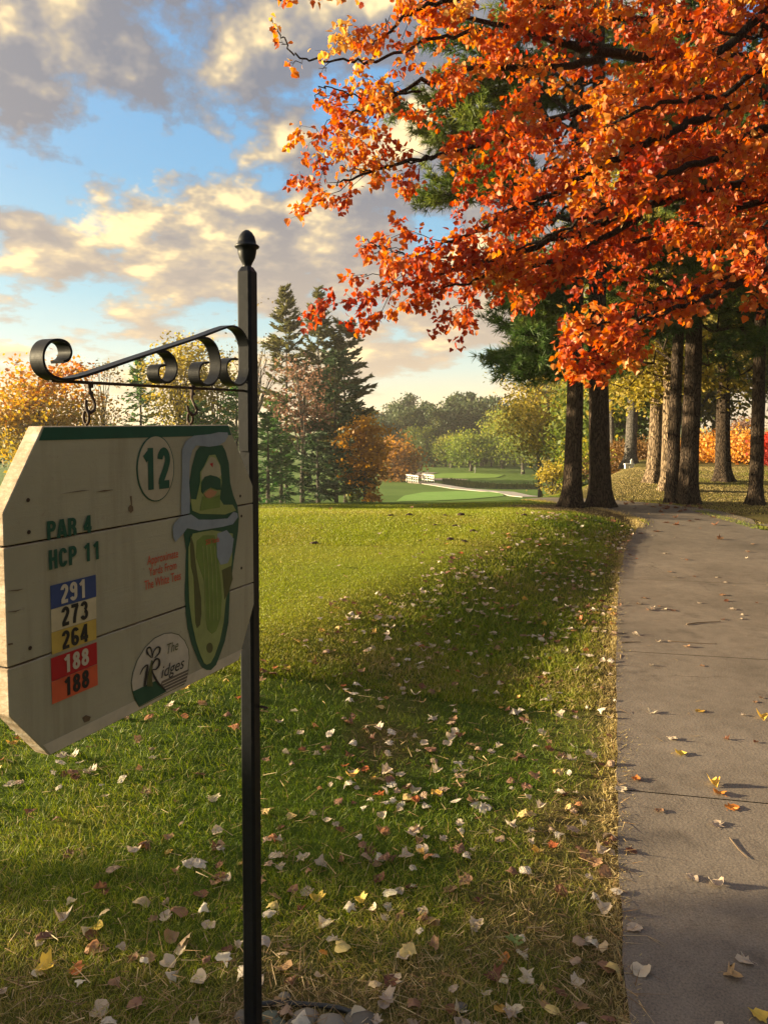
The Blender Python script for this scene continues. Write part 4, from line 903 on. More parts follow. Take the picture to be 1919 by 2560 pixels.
for k, (px, Y, s_) in enumerate(((880, 53.5, .5), (930, 52.8, .42))):
    L = spot(px, Y); broadleaf('shrub', L, 1.9*s_+.4, 1.3*s_, .9*s_, M_OLV if k != 1 else M_ORN, BARK_GREY, 60+k, 900, .2, 24, .03, ('dark low shrub under the orange-brown tree', 'rusty low shrub right of the orange-brown tree', 'olive shrub on the tee crest next to the post', 'olive shrub under the faded red maple', 'olive shrub in front of the small dark spruce')[k], cat='shrub', base=.02)
# wood beyond the green
PF = [broadleaf('wood_tree', (0, 0, 0), 15, 4.2, 6.2, M_DEEP, BARK_GREY, 70+k, 3000, .75, 60, .22, 'dark green tree in the wood closing the valley', 'tree', 'trees of the far wood', base=.1, tb=.4, twigs=False) for k in range(3)]
PC = [conifer('wood_conifer', (0, 0, 0), 17, 3.4, M_DEEP, BARK_GREY, 80+k, 'dark pointed conifer in the wood closing the valley', 'conifers of the far wood', nsz=.9, whorl=1., dens=.6, shape=.7, gap=.1) for k in range(2)]
FARK = {o.name: kids(o) for o in PF+PC}
fw = []
for px in range(925, 1345, 19):
    for row in range(3):
        Y = 152+row*13+rng.random()*7; tp = 1015-10*math.sin((px-900)/120.)+rng.normal()*9-(row*5)-(18 if 1110 < px < 1280 else 0)+(25 if px < 980 else 0)
        fw.append((px+rng.normal()*5, Y, tp+8))
first = set()
for px, Y, tp in fw:
    L = spot(px, Y); Hh = hgt(tp, Y, L); con = rng.random() < .33
    P_ = (PC if con else PF)[rng.integers(2 if con else 3)]; s_ = .93*Hh/(17 if con else 15); rz = rng.random()*6.3
    if P_.name not in first: first.add(P_.name); P_.location = L; P_.scale = (s_,)*3; P_.rotation_euler = (0, 0, rz)
    else: copy_tree(P_, L, rz, (s_*.9, s_*.9, s_), ch=FARK[P_.name])
for o in PF+PC:
    if o.name not in first: o.location = spot(1240, 190)
# trees on the far lawn
for k, (px, Y, tp, rx, mt, tb, lab, bs) in enumerate((
        (1178, 132, 1075, 4.2, M_LIME, .3, 'rounded olive-green tree standing alone on the far lawn behind the green', .22), (1128, 143, 1090, 3.4, M_OLV, .5, 'dull green tree left of the rounded olive-green one', .1),
        (1306, 126, 1000, 5.2, M_LIME, .5, 'broad yellow-green tree with a bare trunk on the far lawn', .22), (1255, 140, 1030, 4.4, M_OLV, .55, 'darker green tree behind the broad yellow-green one', .1),
        (1372, 118, 985, 4.4, M_OLV, .7, 'olive tree with bronze leaves right of the broad yellow-green one', .12), (1440, 110, 960, 4.8, M_LIME, .7, 'yellowing tree seen between the two big pine trunks', .1), (1085, 148, 1095, 3., M_DEEP, .6, 'dark green round tree behind the footbridge', .05), (1045, 150, 1060, 3.6, M_OLV, .3, 'drab green tree behind the far path', .05))):
    L = spot(px, Y); broadleaf('lawn_tree', L, hgt(tp, Y, L), rx, (hgt(tp, Y, L))*.42, mt, BARK_GREY, 100+k, 6000, .42, 80, .26, lab, base=bs, tb=tb, tv=.14)
L = spot(1405, 46); broadleaf('yellow_maple', L, hgt(880, 46, L), 2.6, 3.6, M_YEL_, BARK_GREY, 120, 5200, .2, 80, .16, 'tall yellow maple leaning out left of the two big pine trunks', base=.2, tb=.6, dx=-1.2)
L = spot(1378, 24); broadleaf('small_yellow_tree', L, hgt(1152, 24, L), .62, .55, M_YEL_, BARK_GREY, 122, 1500, .085, 40, .035, 'small yellow tree with a thin dark stem left of the big pine trunks', base=.3, tb=.55, dx=.1)
L = spot(1442, 27); broadleaf('small_yellow_tree', L, hgt(1085, 27, L), .9, 1.0, M_LIME, BARK_GREY, 123, 2000, .1, 40, .04, 'leafy yellow-green bush between the two big pine trunks', base=.05, tb=.6)
# backdrop of the grove on the right
for k, (px, Y, tp, rx, mt, tb, nm, lab) in enumerate((
        (1520, 44, 520, 4.2, M_OLV, .75, 'grove_tree', 'tall olive-yellow tree at the left of the grove behind the paired trunks'), (1640, 40, 560, 3.8, M_LIME, .8, 'grove_tree', 'tall yellow-green tree behind the sunlit oaks'),
        (1790, 42, 430, 4.6, M_OLV, .7, 'grove_tree', 'tall olive tree behind the lone brown trunk'), (1905, 38, 520, 3.6, M_LIME, .65, 'grove_tree', 'yellow-green tree at the right edge behind the slim dark pine'),
        (1560, 36, 820, 2.5, M_OLV, .5, 'grove_tree', 'low olive tree behind the green trunk and the white bench'), (1740, 36, 780, 2.7, M_YEL_, .35, 'grove_tree', 'low yellowish tree behind the twin dark trunks'),
        (1480, 40, 900, 2.2, M_OLV, .6, 'grove_tree', 'low olive tree seen between the two big pine trunks'), (1350, 60, 790, 3., M_YEL_, .5, 'grove_tree', 'loose yellow treetop left of the big pine trunks'),
        (1990, 36, 640, 3.2, M_OLV, .6, 'grove_tree', 'olive tree cut off by the right edge of the view'))):
    L = spot(px, Y); H_ = hgt(tp, Y, L); broadleaf(nm, L, H_, rx, H_*.42, mt, BARK_GREY, 140+k, 9000, .24, 110, .17, lab, base=.12, tb=tb-.1, tv=.16)
M_FIRE = leafmat('flame_bush_leaves', [(0, (.40, .14, .02)), (.5, (.68, .34, .07)), (1, (.76, .48, .15))], .45)
M_CRIM = leafmat('crimson_bush_leaves', [(0, (.25, .02, .02)), (1, (.62, .09, .06))], .45)
M_RUSTB = leafmat('russet_bush_leaves', [(0, (.09, .045, .018)), (.5, (.17, .09, .03)), (1, (.27, .15, .05))], .4)
for k, (px, Y, tp, rx, mt, lab) in enumerate((
        (1775, 27, 1085, 1.25, M_FIRE, 'glowing orange bush left of the lone brown trunk'), (1850, 26, 1080, 1.2, M_FIRE, 'glowing orange bush between the brown trunk and the slim dark pine'), (1932, 24.5, 1085, .6, M_CRIM, 'crimson bush at the right edge beside the slim dark pine'), (1725, 30, 1105, .9, M_FIRE, 'small orange bush right of the twin dark trunks'),
        (1862, 31, 1040, .8, M_PINK, 'faded red shrub behind and above the orange bushes'), (1960, 27, 1090, 1.3, M_FIRE, 'orange bush cut off by the right edge of the view'),
        (1530, 31, 1120, 1.3, M_RUSTB, 'russet bush behind the green trunk'), (1600, 30, 1110, 1.2, M_RUSTB, 'russet bush left of the sunlit oak trunks'), (1655, 32, 1100, 1.1, M_RUSTB, 'russet bush behind the sunlit oak trunks'))):
    L = spot(px, Y); H_ = hgt(tp, Y, L); broadleaf('bush', L, H_, rx, H_*.5, mt, BARK_GREY, 170+k, 4200, .10, 90, .03, lab, cat='bush', base=.02, tb=.5, tv=.2)

# ---- pines of the grove: bark, roots, boughs of needle tufts
M_PINE = leafmat('white_pine_needles', [(0, (.022, .055, .018)), (.45, (.06, .11, .024)), (.75, (.15, .19, .034)), (1, (.30, .29, .05))], .3)
def trunk_mesh(t, x0, base, H, r0, lean, bark, seed, seg=28, flare=1.6):
    r = np.random.default_rng(seed); tk = MB(); hs = np.concatenate([np.linspace(-.15, .6, 10), np.linspace(.8, H, 34)])
    rad = r0*np.interp(hs, [-.15, 0, .12, .35, .9, H], [flare*1.1, flare, 1.38, 1.14, 1.02, .30])
    P = np.stack([lean[0]*hs+.02*np.sin(hs*.8+seed), lean[1]*hs+.02*np.cos(hs*.7+seed), hs], -1)
    ang = np.arange(seg)/seg*2*math.pi; V = []
    for i in range(len(hs)):
        f = math.exp(-max(hs[i], 0)/.16); rr = rad[i]*(1+f*.22*np.sin(ang*5+seed)+.035*np.sin(ang*9+hs[i]*2)+.05*(vnoise(ang*4, np.full(seg, hs[i]*3), seed)-.5))
        V.append(np.stack([P[i, 0]+rr*np.cos(ang), P[i, 1]+rr*np.sin(ang), np.full(seg, P[i, 2])], -1))
    V = np.concatenate(V); n = len(hs); i = np.arange(n-1)[:, None]*seg; j = np.arange(seg)[None]; k = (j+1) % seg
    tk.add(V, np.stack([i+j, i+k, i+seg+k, i+seg+j], -1).reshape(-1, 4)); tk.Fs.append(np.array([np.arange(seg)+(n-1)*seg])); return tk, P, hs, rad
def tufts(mb, C, dirs, r, tint, ln=.15, per=16, wd=.0045):
    n = len(C); Cr = np.repeat(C, per, 0); D_ = unit(np.repeat(dirs, per, 0)*.9+r.normal(size=(n*per, 3))*.62)
    l_ = ln*(.7+.5*r.random((n*per, 1))); W = unit(np.cross(D_, r.normal(size=(n*per, 3))))*wd
    mb.strips(Cr, Cr+D_*l_, W, np.clip(np.repeat(tint, per)+r.normal(size=n*per)*.08, 0, 1))
def pine(label, px, Y, H, r0, lean, seed, boughs, bark=BARK_PINE, name='white_pine', wd=.0085, mat=None):
    """boughs: (height, azimuth degrees, length, rise)"""
    r = np.random.default_rng(seed); L = spot(px, Y); t = thing(name, label, 'tree', L)
    tk, P, hs, rad = trunk_mesh(t, 0, 0, H, r0, lean, bark, seed); mb = MB()
    for (h, az, ln, rise) in boughs:
        a = R(az); d = np.array([math.cos(a), math.sin(a), rise]); d /= np.linalg.norm(d)
        p0 = np.array([np.interp(h, hs, P[:, 0]), np.interp(h, hs, P[:, 1]), h]); n = 9
        Q = limb_path(p0, p0+d*ln, r, n, -.05 if rise > 0 else .05, .5); Q[:, 2] += np.linspace(0, 1, n)**2*.12*ln
        tk.tube(Q, np.linspace(max(.016, ln*.016), .006, n), 6, cap=False)
        tb = .25+r.random()*.42+(.15 if h > 5 else 0)
        for u in np.arange(.25, 1.0, .085/max(ln, .8)*1.15):
            b = np.array([np.interp(u, np.linspace(0, 1, n), Q[:, k]) for k in range(3)])
            for sgn in (-1, 1):
                sl = ln*(.34*(1.1-u)+.10)*(.6+.7*r.random()); sd = np.array([-d[1], d[0], 0])*sgn
                dv = unit(d*.75+sd*(.75+.3*r.normal())+ZZ*(.12+.22*r.normal())); m_ = max(2, int(sl/.085))
                uu = np.linspace(.35, 1, m_)[:, None]; C = b+dv*sl*uu+r.normal(size=(m_, 3))*.025
                if sl > .3: tk.tube(np.array([b, b+dv*sl]), [.006, .003], 3, cap=False)
                tufts(mb, C, np.repeat(dv[None], m_, 0), r, np.full(m_, tb+r.normal()*.07), wd=wd)
    tk.build('trunk', bark, t, smooth=True); mb.build('crown', mat or M_PINE, t); return t
def rb(r, n, h0, h1, l0, l1, az=None, sp=180, rise=(-.1, .25)):
    return [(h0+(h1-h0)*(i+r.random()*.8)/n, (r.random()*360 if az is None else az+(r.random()*2-1)*sp), l0+(l1-l0)*r.random(), rise[0]+(rise[1]-rise[0])*r.random()) for i in range(n)]
r = np.random.default_rng(5)
pine('big dark pine trunk standing left of its twin where the path bends', 1432, 13.2, 13, .148, (.002, .0), 201,
     rb(r, 26, 2.3, 4.4, 1.0, 1.75, 180, 50, (-.18, .2))+rb(r, 12, 5.2, 9.5, 1.8, 3.6, 180, 60, (-.1, .2))+rb(r, 9, 5, 10, 1.4, 2.8))
pine('big dark pine trunk standing right of its twin where the path bends', 1500, 13.4, 13, .178, (-.020, .0), 203,
     rb(r, 4, 3.4, 4.6, .7, 1.2)+rb(r, 10, 4.8, 10, 1.4, 3.0))
pine('slimmer left stem of the twin dark trunks right of the path', 1686, 14.5, 12, .115, (.008, 0), 205, rb(r, 10, 2.7, 4.4, 1.2, 2.2)+rb(r, 12, 4, 9, 1.2, 2.6))
pine('thicker right stem of the twin dark trunks right of the path', 1724, 14.3, 12.5, .165, (.004, 0), 207, rb(r, 7, 3.2, 5.4, 1.2, 2.4, 200, 70)+rb(r, 10, 3.4, 9, 1.4, 3.0))
pine('slim dark pine trunk near the right edge of the view', 1890, 14.0, 12, .115, (.006, 0), 209, rb(r, 13, 2.7, 5., 1.0, 2.1)+rb(r, 8, 5, 9, 1.4, 2.6))
pine('lone brown trunk in front of the glowing orange bushes', 1810, 18.8, 12, .17, (-.012, 0), 211, rb(r, 9, 4.2, 9, 1.4, 2.8), wd=.012)
pine('greenish straight trunk standing behind the small white bench', 1578, 27, 11, .20, (.002, 0), 213, rb(r, 14, 2.6, 8, 1.4, 3.0), wd=.015, bark=BARK_GREY)
pine('pale thin trunk far back between the big pine trunks and the greenish trunk', 1532, 33, 10, .12, (-.03, 0), 214, rb(r, 9, 3.5, 8, 1., 2.2), wd=.018, bark=BARK_GREY)
# oaks lit by the low sun
def oak(label, px, Y, H, r0, seed, lean):
    r = np.random.default_rng(seed); L = spot(px, Y); t = thing('oak', label, 'tree', L); tk, P, hs, rad = trunk_mesh(t, 0, 0, H, r0, lean, BARK_OAK, seed, flare=1.5); mb = MB()
    for i in range(44):
        h = 2.3+r.random()*5.2; a = r.random()*6.28; ln = .8+1.6*r.random(); p0 = np.array([np.interp(h, hs, P[:, 0]), np.interp(h, hs, P[:, 1]), h])
        e_ = p0+np.array([math.cos(a)*ln, math.sin(a)*ln, (.1+.3*r.random()-.45*(h < 4))*ln]); Q = limb_path(p0, e_, r, 7, .05, .5); tk.tube(Q, np.linspace(.03, .006, 7), 5, cap=False)
        for u in np.linspace(.3, 1, 10):
            b = p0+(e_-p0)*u; n = 24; leaves(mb, b+r.normal(size=(n, 3))*.22, .11, r, .5+r.normal(size=n)*.25, asp=.6)
    tk.build('trunk', BARK_OAK, t, smooth=True); mb.build('crown', M_YEL_, t)
oak('left one of the two sunlit oak trunks with yellow leaves', 1640, 18.4, 10, .18, 301, (.004, 0))
oak('right one of the two sunlit oak trunks, half in shade', 1672, 16.6, 10, .16, 303, (-.004, 0))

# unseen spruce and bushes added left of the view to shade lawn and trunks
for k, (x, y, H_, rd, lab) in enumerate(((-12.5, 1.1, 2.6, .95, 'green bush added out of view to the left of the sign to shade the lawn, nearest the camera'), (-13.5, 3.55, 3.0, 1.05, 'second green bush added out of view to the left of the sign to shade the lawn'), (-10.4, 15.2, 11, 1.5, 'slim tall spruce added out of view to the left, on the crest behind the tee, to shade the pine trunks'))):
    conifer('shade_bush' if H_ < 5 else 'shade_spruce', (x, y, hz(x, y)), H_, rd, M_LUSH, BARK_GREY, 400+k, lab, nsz=.3, shape=.5, gap=.05 if H_ > 5 else .62, whorl=.3, nb=8, base=.03, dens=1.2 if H_ > 5 else .8, trunk=.08)
# ------------------------------------------------------------ the red-orange maple over the path
M_MAPLE = leafmat('orange_maple_leaves', [(0, (.28, .035, .016)), (.22, (.44, .075, .02)), (.45, (.52, .14, .026)), (.72, (.54, .22, .04)), (1, (.60, .37, .11))], .5, .45, .35)
MT = np.array([5.7, 7.2, 0.]); MT[2] = hz(MT[0], MT[1])
maple = thing('maple', 'large maple with flaming orange-red leaves reaching over the path from the right', 'tree', MT)
r = np.random.default_rng(77)
br = MB(); tkm, TPm, ths, trad = trunk_mesh(maple, 0, 0, 9.5, .27, (-.01, 0), BARK_MAPLE, 400)
tkm.build('trunk', BARK_MAPLE, maple, smooth=True)
LOB = [(0, -.05), (.18, -.14), (.26, -.02), (.50, .0), (.45, .18), (.58, .38), (.40, .46), (.30, .66), (0, 1.0)]
LOB = np.array(LOB+[(-x, y) for x, y in LOB[-2:0:-1]]); LOB[:, 1] -= .0
NLO = len(LOB); Lpos, Ldir, Lnor, Lsz, Ltint = [], [], [], [], []
def leafy(Q, d, density, tint):
    """leaves on stalks along a twig"""
    n = len(Q); L_ = np.linalg.norm(Q[-1]-Q[0]); m_ = max(2, int(L_*density*2.3)); u = np.sort(r.random(m_)**.8)
    P = np.stack([np.interp(u, np.linspace(0, 1, n), Q[:, k]) for k in range(3)], -1)
    out = unit(r.normal(size=(m_, 3))+d*.5-ZZ*.55); st = .02+.06*r.random((m_, 1))**1.5
    Lpos.append(P+out*st); Ldir.append(unit(out*.7+r.normal(size=(m_, 3))*.4-ZZ*.35)); Lnor.append(unit(r.normal(size=(m_, 3))+ZZ*.7)); Lsz.append(.028+.027*r.random(m_)); Ltint.append(np.clip(tint+r.normal(size=m_)*.16, 0, 1))
def catmull(P, k=8):
    P = np.asarray(P); n = len(P); Q = []
    for i in range(n-1):
        p0, p1, p2, p3 = P[max(i-1, 0)], P[i], P[i+1], P[min(i+2, n-1)]
        for u in np.linspace(0, 1, k+1)[:-1]: Q.append(.5*((2*p1)+(-p0+p2)*u+(2*p0-5*p1+4*p2-p3)*u*u+(-p0+3*p1-3*p2+p3)*u**3))
    Q.append(P[-1]); return np.array(Q)
def limb(pix, r0, spacing=.16, sl=(.45, 1.0), dens=34, tint=.45, start=True, leaf_from=.0, tip=.004, spread=.55):
    P = [at(*q) for q in pix]
    if start:
        h = max(1.8, P[0][2]-.35*abs(P[0][0]-MT[0])*.5); P = [MT+np.array([-.05*h*0, 0, h-MT[2]])]+P
    Q = catmull(P, 8); Q[1:-1] += r.normal(size=(len(Q)-2, 3))*.012
    n = len(Q); s_ = np.concatenate([[0], np.cumsum(np.linalg.norm(np.diff(Q, axis=0), axis=1))]); Lt = s_[-1]
    br.tube(Q, np.interp(np.linspace(0, 1, n), [0, .5, 1], [r0*1.35, r0*.75, tip]), 7, cap=False)
    u = leaf_from*Lt+.05
    while u < Lt:
        f = u/Lt; b = np.array([np.interp(u, s_, Q[:, k]) for k in range(3)]); i = min(n-2, int(np.searchsorted(s_, u))-1 if u > 0 else 0); d = unit(Q[i+1]-Q[i])
        side = unit(np.cross(d, ZZ))*(1 if r.random() < .5 else -1)
        dv = unit(d*(.75+.3*r.random())+side*(.25+spread*r.random())+ZZ*r.normal()*.38)
        ln = (sl[0]+(sl[1]-sl[0])*r.random())*(1.05-.6*f); e_ = b+dv*ln; T_ = limb_path(b, e_, r, 6, -.06, .6)
        br.tube(T_, np.linspace(max(.0035, r0*.16*(1-f)), .0016, 6), 4, cap=False)
        tt = tint-.09+r.normal()*.17
        leafy(T_[2:], dv, dens, tt)
        for q in range(3 if ln > .3 else 2):
            c = T_[2+q % 4]; w = unit(dv*.8+unit(np.cross(dv, ZZ))*(r.random()*2-1)*.9+ZZ*(r.normal()*.45-.1)); l2 = ln*(.3+.35*r.random()); G = limb_path(c, c+w*l2, r, 4, -.08, .5)
            br.tube(G, np.linspace(.002, .001, 4), 3, cap=False); leafy(G, w, dens*1.15, tt+r.normal()*.06)
        u += spacing*(.6+.8*r.random())
    leafy(Q[-6:], d, dens, tint)
S = dict(start=False)
limb([(1990, 480, 6.7), (1800, 470, 6.5), (1600, 520, 6.3), (1420, 590, 6.1), (1220, 650, 6.0), (1060, 695, 5.9), (930, 725, 5.8)], .045, tint=.35)
limb([(1600, 540, 6.3), (1430, 640, 6.0), (1290, 670, 5.9), (1170, 705, 5.8), (1090, 730, 5.75)], .022, tint=.3, **S)
limb([(1980, 500, 6.9), (1750, 560, 6.9), (1560, 610, 6.9), (1380, 650, 6.8), (1250, 690, 6.7)], .03, tint=.3)
limb([(1990, 160, 7.0), (1720, 150, 6.9), (1500, 130, 6.8), (1330, 85, 6.7), (1150, 40, 6.6), (1000, 30, 6.5)], .055, tint=.5)
limb([(1500, 150, 6.8), (1350, 170, 6.6), (1200, 172, 6.4), (1040, 210, 6.2), (930, 270, 6.1), (840, 290, 6.0)], .026, tint=.62, **S)
limb([(1990, 20, 6.8), (1820, 110, 6.6), (1660, 205, 6.4), (1480, 265, 6.2), (1300, 330, 6.1), (1130, 380, 6.), (1000, 410, 6.), (880, 445, 5.9), (840, 462, 5.9)], .035, tint=.45, leaf_from=.15)
limb([(1990, 250, 6.4), (1850, 260, 6.3), (1680, 330, 6.1), (1500, 420, 6.0), (1350, 500, 5.9), (1180, 580, 5.9), (1050, 640, 5.8), (950, 690, 5.8)], .035, tint=.4)
limb([(1980, 330, 5.9), (1800, 390, 5.7), (1640, 450, 5.6), (1500, 530, 5.5), (1350, 600, 5.5), (1230, 640, 5.5)], .028, tint=.45)
limb([(1990, 330, 7.6), (1780, 360, 7.5), (1560, 400, 7.4), (1380, 440, 7.2), (1240, 480, 7.1)], .03, tint=.3)
limb([(1990, 640, 5.6), (1890, 690, 5.4), (1760, 745, 5.2), (1640, 790, 5.1), (1530, 850, 5.), (1440, 900, 4.95)], .026, tint=.45, sl=(.25, .5), spacing=.11, spread=.4)
limb([(1990, 600, 5.8), (1850, 680, 5.7), (1700, 735, 5.5), (1560, 780, 5.4), (1420, 830, 5.3)], .02, tint=.38, sl=(.22, .48), spacing=.11, spread=.4)
limb([(1640, 790, 5.1), (1560, 800, 5.0), (1470, 820, 4.9), (1410, 870, 4.9)], .01, tint=.5, sl=(.2, .4), spacing=.1, **S)
limb([(1985, 620, 5.5), (1900, 660, 5.4), (1800, 700, 5.3), (1690, 740, 5.2), (1600, 760, 5.15)], .016, tint=.5, sl=(.2, .42), spacing=.09, spread=.4)
limb([(1640, 770, 5.2), (1560, 840, 5.1), (1500, 900, 5.0), (1460, 935, 5.0)], .01, tint=.5, sl=(.18, .36), spacing=.09, **S)
limb([(1990, -60, 6.6), (1700, -60, 6.4), (1450, -40, 6.2), (1200, -20, 6.), (1040, 30, 5.9), (960, 90, 5.8), (915, 120, 5.8)], .03, tint=.66)
limb([(1200, 80, 6.3), (1080, 100, 6.1), (950, 150, 6.0), (860, 150, 5.9), (760, 145, 5.85), (710, 100, 5.8), (680, 50, 5.8)], .012, tint=.6, spacing=.3, sl=(.12, .3), dens=11, **S)
limb([(1050, 230, 6.2), (960, 240, 6.1), (880, 235, 6.), (810, 215, 6.), (790, 250, 6.)], .008, tint=.55, sl=(.15, .4), spacing=.2, dens=22, **S)
limb([(1100, 390, 6.), (980, 415, 6.), (900, 425, 5.95), (850, 415, 5.9)], .008, tint=.35, sl=(.15, .38), spacing=.16, dens=24, **S)
limb([(1150, 640, 5.9), (1030, 640, 5.9), (950, 620, 5.85), (920, 600, 5.85)], .008, tint=.4, sl=(.15, .36), spacing=.16, dens=24, **S)
limb([(1990, 90, 7.8), (1750, 60, 7.6), (1500, 40, 7.4), (1300, 0, 7.2), (1150, -60, 7.)], .04, tint=.4)
limb([(1990, -200, 7.2), (1700, -180, 7.), (1400, -140, 6.8), (1200, -110, 6.6), (1080, -70, 6.4), (1010, -50, 6.2)], .04, tint=.62)
limb([(1000, -60, 5.6), (880, -35, 5.5), (780, -20, 5.4), (720, -10, 5.4), (690, 0, 5.4)], .01, tint=.55, sl=(.1, .22), spacing=.2, dens=20, **S)
limb([(1990, 200, 5.6), (1800, 240, 5.5), (1650, 260, 5.4), (1500, 330, 5.4), (1380, 400, 5.4)], .022, tint=.55, spacing=.2)
limb([(1990, 430, 8.2), (1850, 500, 8.1), (1700, 560, 8.), (1560, 600, 7.9)], .03, tint=.3, spacing=.22)
limb([(1980, 560, 5.2), (1920, 640, 5.1), (1905, 720, 5.05)], .012, tint=.25, sl=(.2, .4))
limb([(1990, 120, 5.2), (1880, 100, 5.1), (1760, 60, 5.), (1650, 40, 5.)], .016, tint=.55, spacing=.2)
br.build('branches', BARK_MAPLE, maple, MT, True)
Pp, Dd, Nn_, Sz, Tt = map(np.concatenate, (Lpos, Ldir, Lnor, Lsz, Ltint))
Bx = unit(np.cross(Nn_, Dd)); Nn_ = np.cross(Dd, Bx); n = len(Pp); print('maple leaves', n)
ce = np.concatenate([[[0, .35]], LOB]); fold = r.random(n)*.5+.1; curl = r.normal(size=n)*.35
V = Pp[:, None]+(Bx[:, None]*ce[None, :, :1]+Dd[:, None]*ce[None, :, 1:])*Sz[:, None, None]+Nn_[:, None]*((np.abs(ce[None, :, 0])*fold[:, None]-ce[None, :, 1]**2*curl[:, None]*.5)*Sz[:, None])[..., None]
i = np.arange(NLO); f0 = np.stack([np.zeros(NLO, int), 1+i, 1+(i+1) % NLO], -1)
mb = MB(); mb.add(V.reshape(-1, 3), (f0[None]+np.arange(n)[:, None, None]*(NLO+1)).reshape(-1, 3), np.repeat(Tt, NLO+1)); mb.build('crown', M_MAPLE, maple, MT)

# ------------------------------------------------------------ small things in the distance
M_PAINT = plain('white_painted_wood', (.62, .60, .54), .6, .06, 8)
x, y = gt(1050, 1208); zb = hz(x, y)
bridge = thing('footbridge', 'small footbridge with white railings at the end of the pale path', 'bridge', (x, y, zb))
ang = R(118); bx = np.array([math.cos(ang), math.sin(ang), 0]); by = np.array([-math.sin(ang), math.cos(ang), 0]); Mb = np.stack([bx, by, ZZ], 1); c0 = np.array([x, y, zb])
mb = MB(); mb.box(c0+ZZ*.05, (3.4, 2.2, .2), Mb); mb.build('deck', plain('bridge_deck', (.16, .13, .1), .8), bridge, c0)
for s_ in (-1, 1):
    mb = MB()
    for k in range(6): mb.box(c0+by*1.35*s_+bx*(-1.6+.64*k)+ZZ*.62, (.09, .09, .85), Mb)
    for zz in (.45, .8, 1.1): mb.box(c0+by*1.25*s_+ZZ*zz, (3.4, .05, .10), Mb)
    mb.box(c0+by*1.35*s_+ZZ*1.21, (3.4, .2, .06), Mb); mb.build('railing', M_PAINT, bridge, c0)
for px, py, lab in ((1068, 1186, 'short white marker post on the left of the far green'), (1187, 1182.5, 'white marker post at the far edge of the green under the trees')):
    x, y = gt(px, py); t = thing('marker_post', lab, 'marker', (x, y, hz(x, y))); mb = MB(); mb.box((0, 0, .5), (.12, .12, 1.), bevel=0); mb.box((0, 0, 1.02), (.18, .18, .08)); mb.build('post', M_PAINT, t)
    mb = MB(); mb.box((0, 0, .75), (.30, .05, .3)); mb.build('plate', M_PAINT, t)
x, y = gt(1026, 1178); t = thing('distant_bench', 'reddish bench far off above the far path', 'bench', (x, y, hz(x, y))); M_RW = plain('reddish_wood', (.25, .13, .1), .7)
mb = MB(); mb.box((0, 0, .5), (4.2, .6, .12)); mb.build('seat', M_RW, t); mb = MB(); mb.box((0, .33, .95), (4.2, .08, .55)); mb.build('backrest', M_RW, t)
for s_ in (-1, 1): mb = MB(); mb.box((1.8*s_, 0, .22), (.15, .5, .44)); mb.build('leg', M_RW, t)
L = at(1570, 1222, 24.); zb = hz(L[0], 24.); t = thing('white_bench', 'small white bench with one raised end in front of the greenish trunk', 'bench', (L[0], 24., zb))
w = 22/F*24; zz = 12/F*24
mb = MB(); mb.box((0, 0, .13), (w*1.05, .16, .045)); mb.build('seat', M_PAINT, t)
mb = MB(); mb.box((w*.30, 0, .205), (w*.28, .05, .11)); mb.box((w*.30, 0, .275), (w*.12, .05, .05)); mb.build('raised_end', M_PAINT, t)
for s_ in (-1, 1): mb = MB(); mb.box((w*.3*s_, 0, .05), (w*.34, .12, .13)); mb.build('leg', M_PAINT, t)
# creek bank rushes: dark sedge along the water
sg = MB(); crp = resample(np.array(cr), 60); n = 5000; k = rng.integers(0, 60, n); T = unit(np.gradient(crp, axis=0)); Nr = np.stack([-T[:, 1], T[:, 0]], -1)
Pxy = crp[k]+Nr[k]*(1.4+1.6*rng.random((n, 1)))+T[k]*rng.normal(size=(n, 1)); P0 = np.stack([Pxy[:, 0], Pxy[:, 1], height(Pxy[:, 0], Pxy[:, 1])], -1)
sg.strips(P0, P0+rng.normal(size=(n, 3))*.12+ZZ*(.2+.3*rng.random((n, 1))), np.stack([np.full(n, .07), np.zeros(n), np.zeros(n)], -1), rng.random(n))
tag(sg.build('creek_sedge', leafmat('dark_sedge', [(0, (.03, .05, .015)), (1, (.10, .11, .035))], .3)), None, None, None, 'stuff')

# evening haze in the air of the valley
mb = MB(); mb.box((0, 460, 6), (1420, 1100, 34)); HZ = bpy.data.materials.new('haze_air'); HZ.use_nodes = True; nt = HZ.node_tree; nt.nodes.remove(nt.nodes['Principled BSDF'])
pv = N(nt, 'ShaderNodeVolumePrincipled'); pv.inputs['Color'].default_value = (.95, .92, .86, 1); pv.inputs['Density'].default_value = .0005; pv.inputs['Anisotropy'].default_value = .2
nt.links.new(pv.outputs[0], nt.nodes['Material Output'].inputs['Volume']); tag(mb.build('haze', HZ), None, None, None, 'stuff')

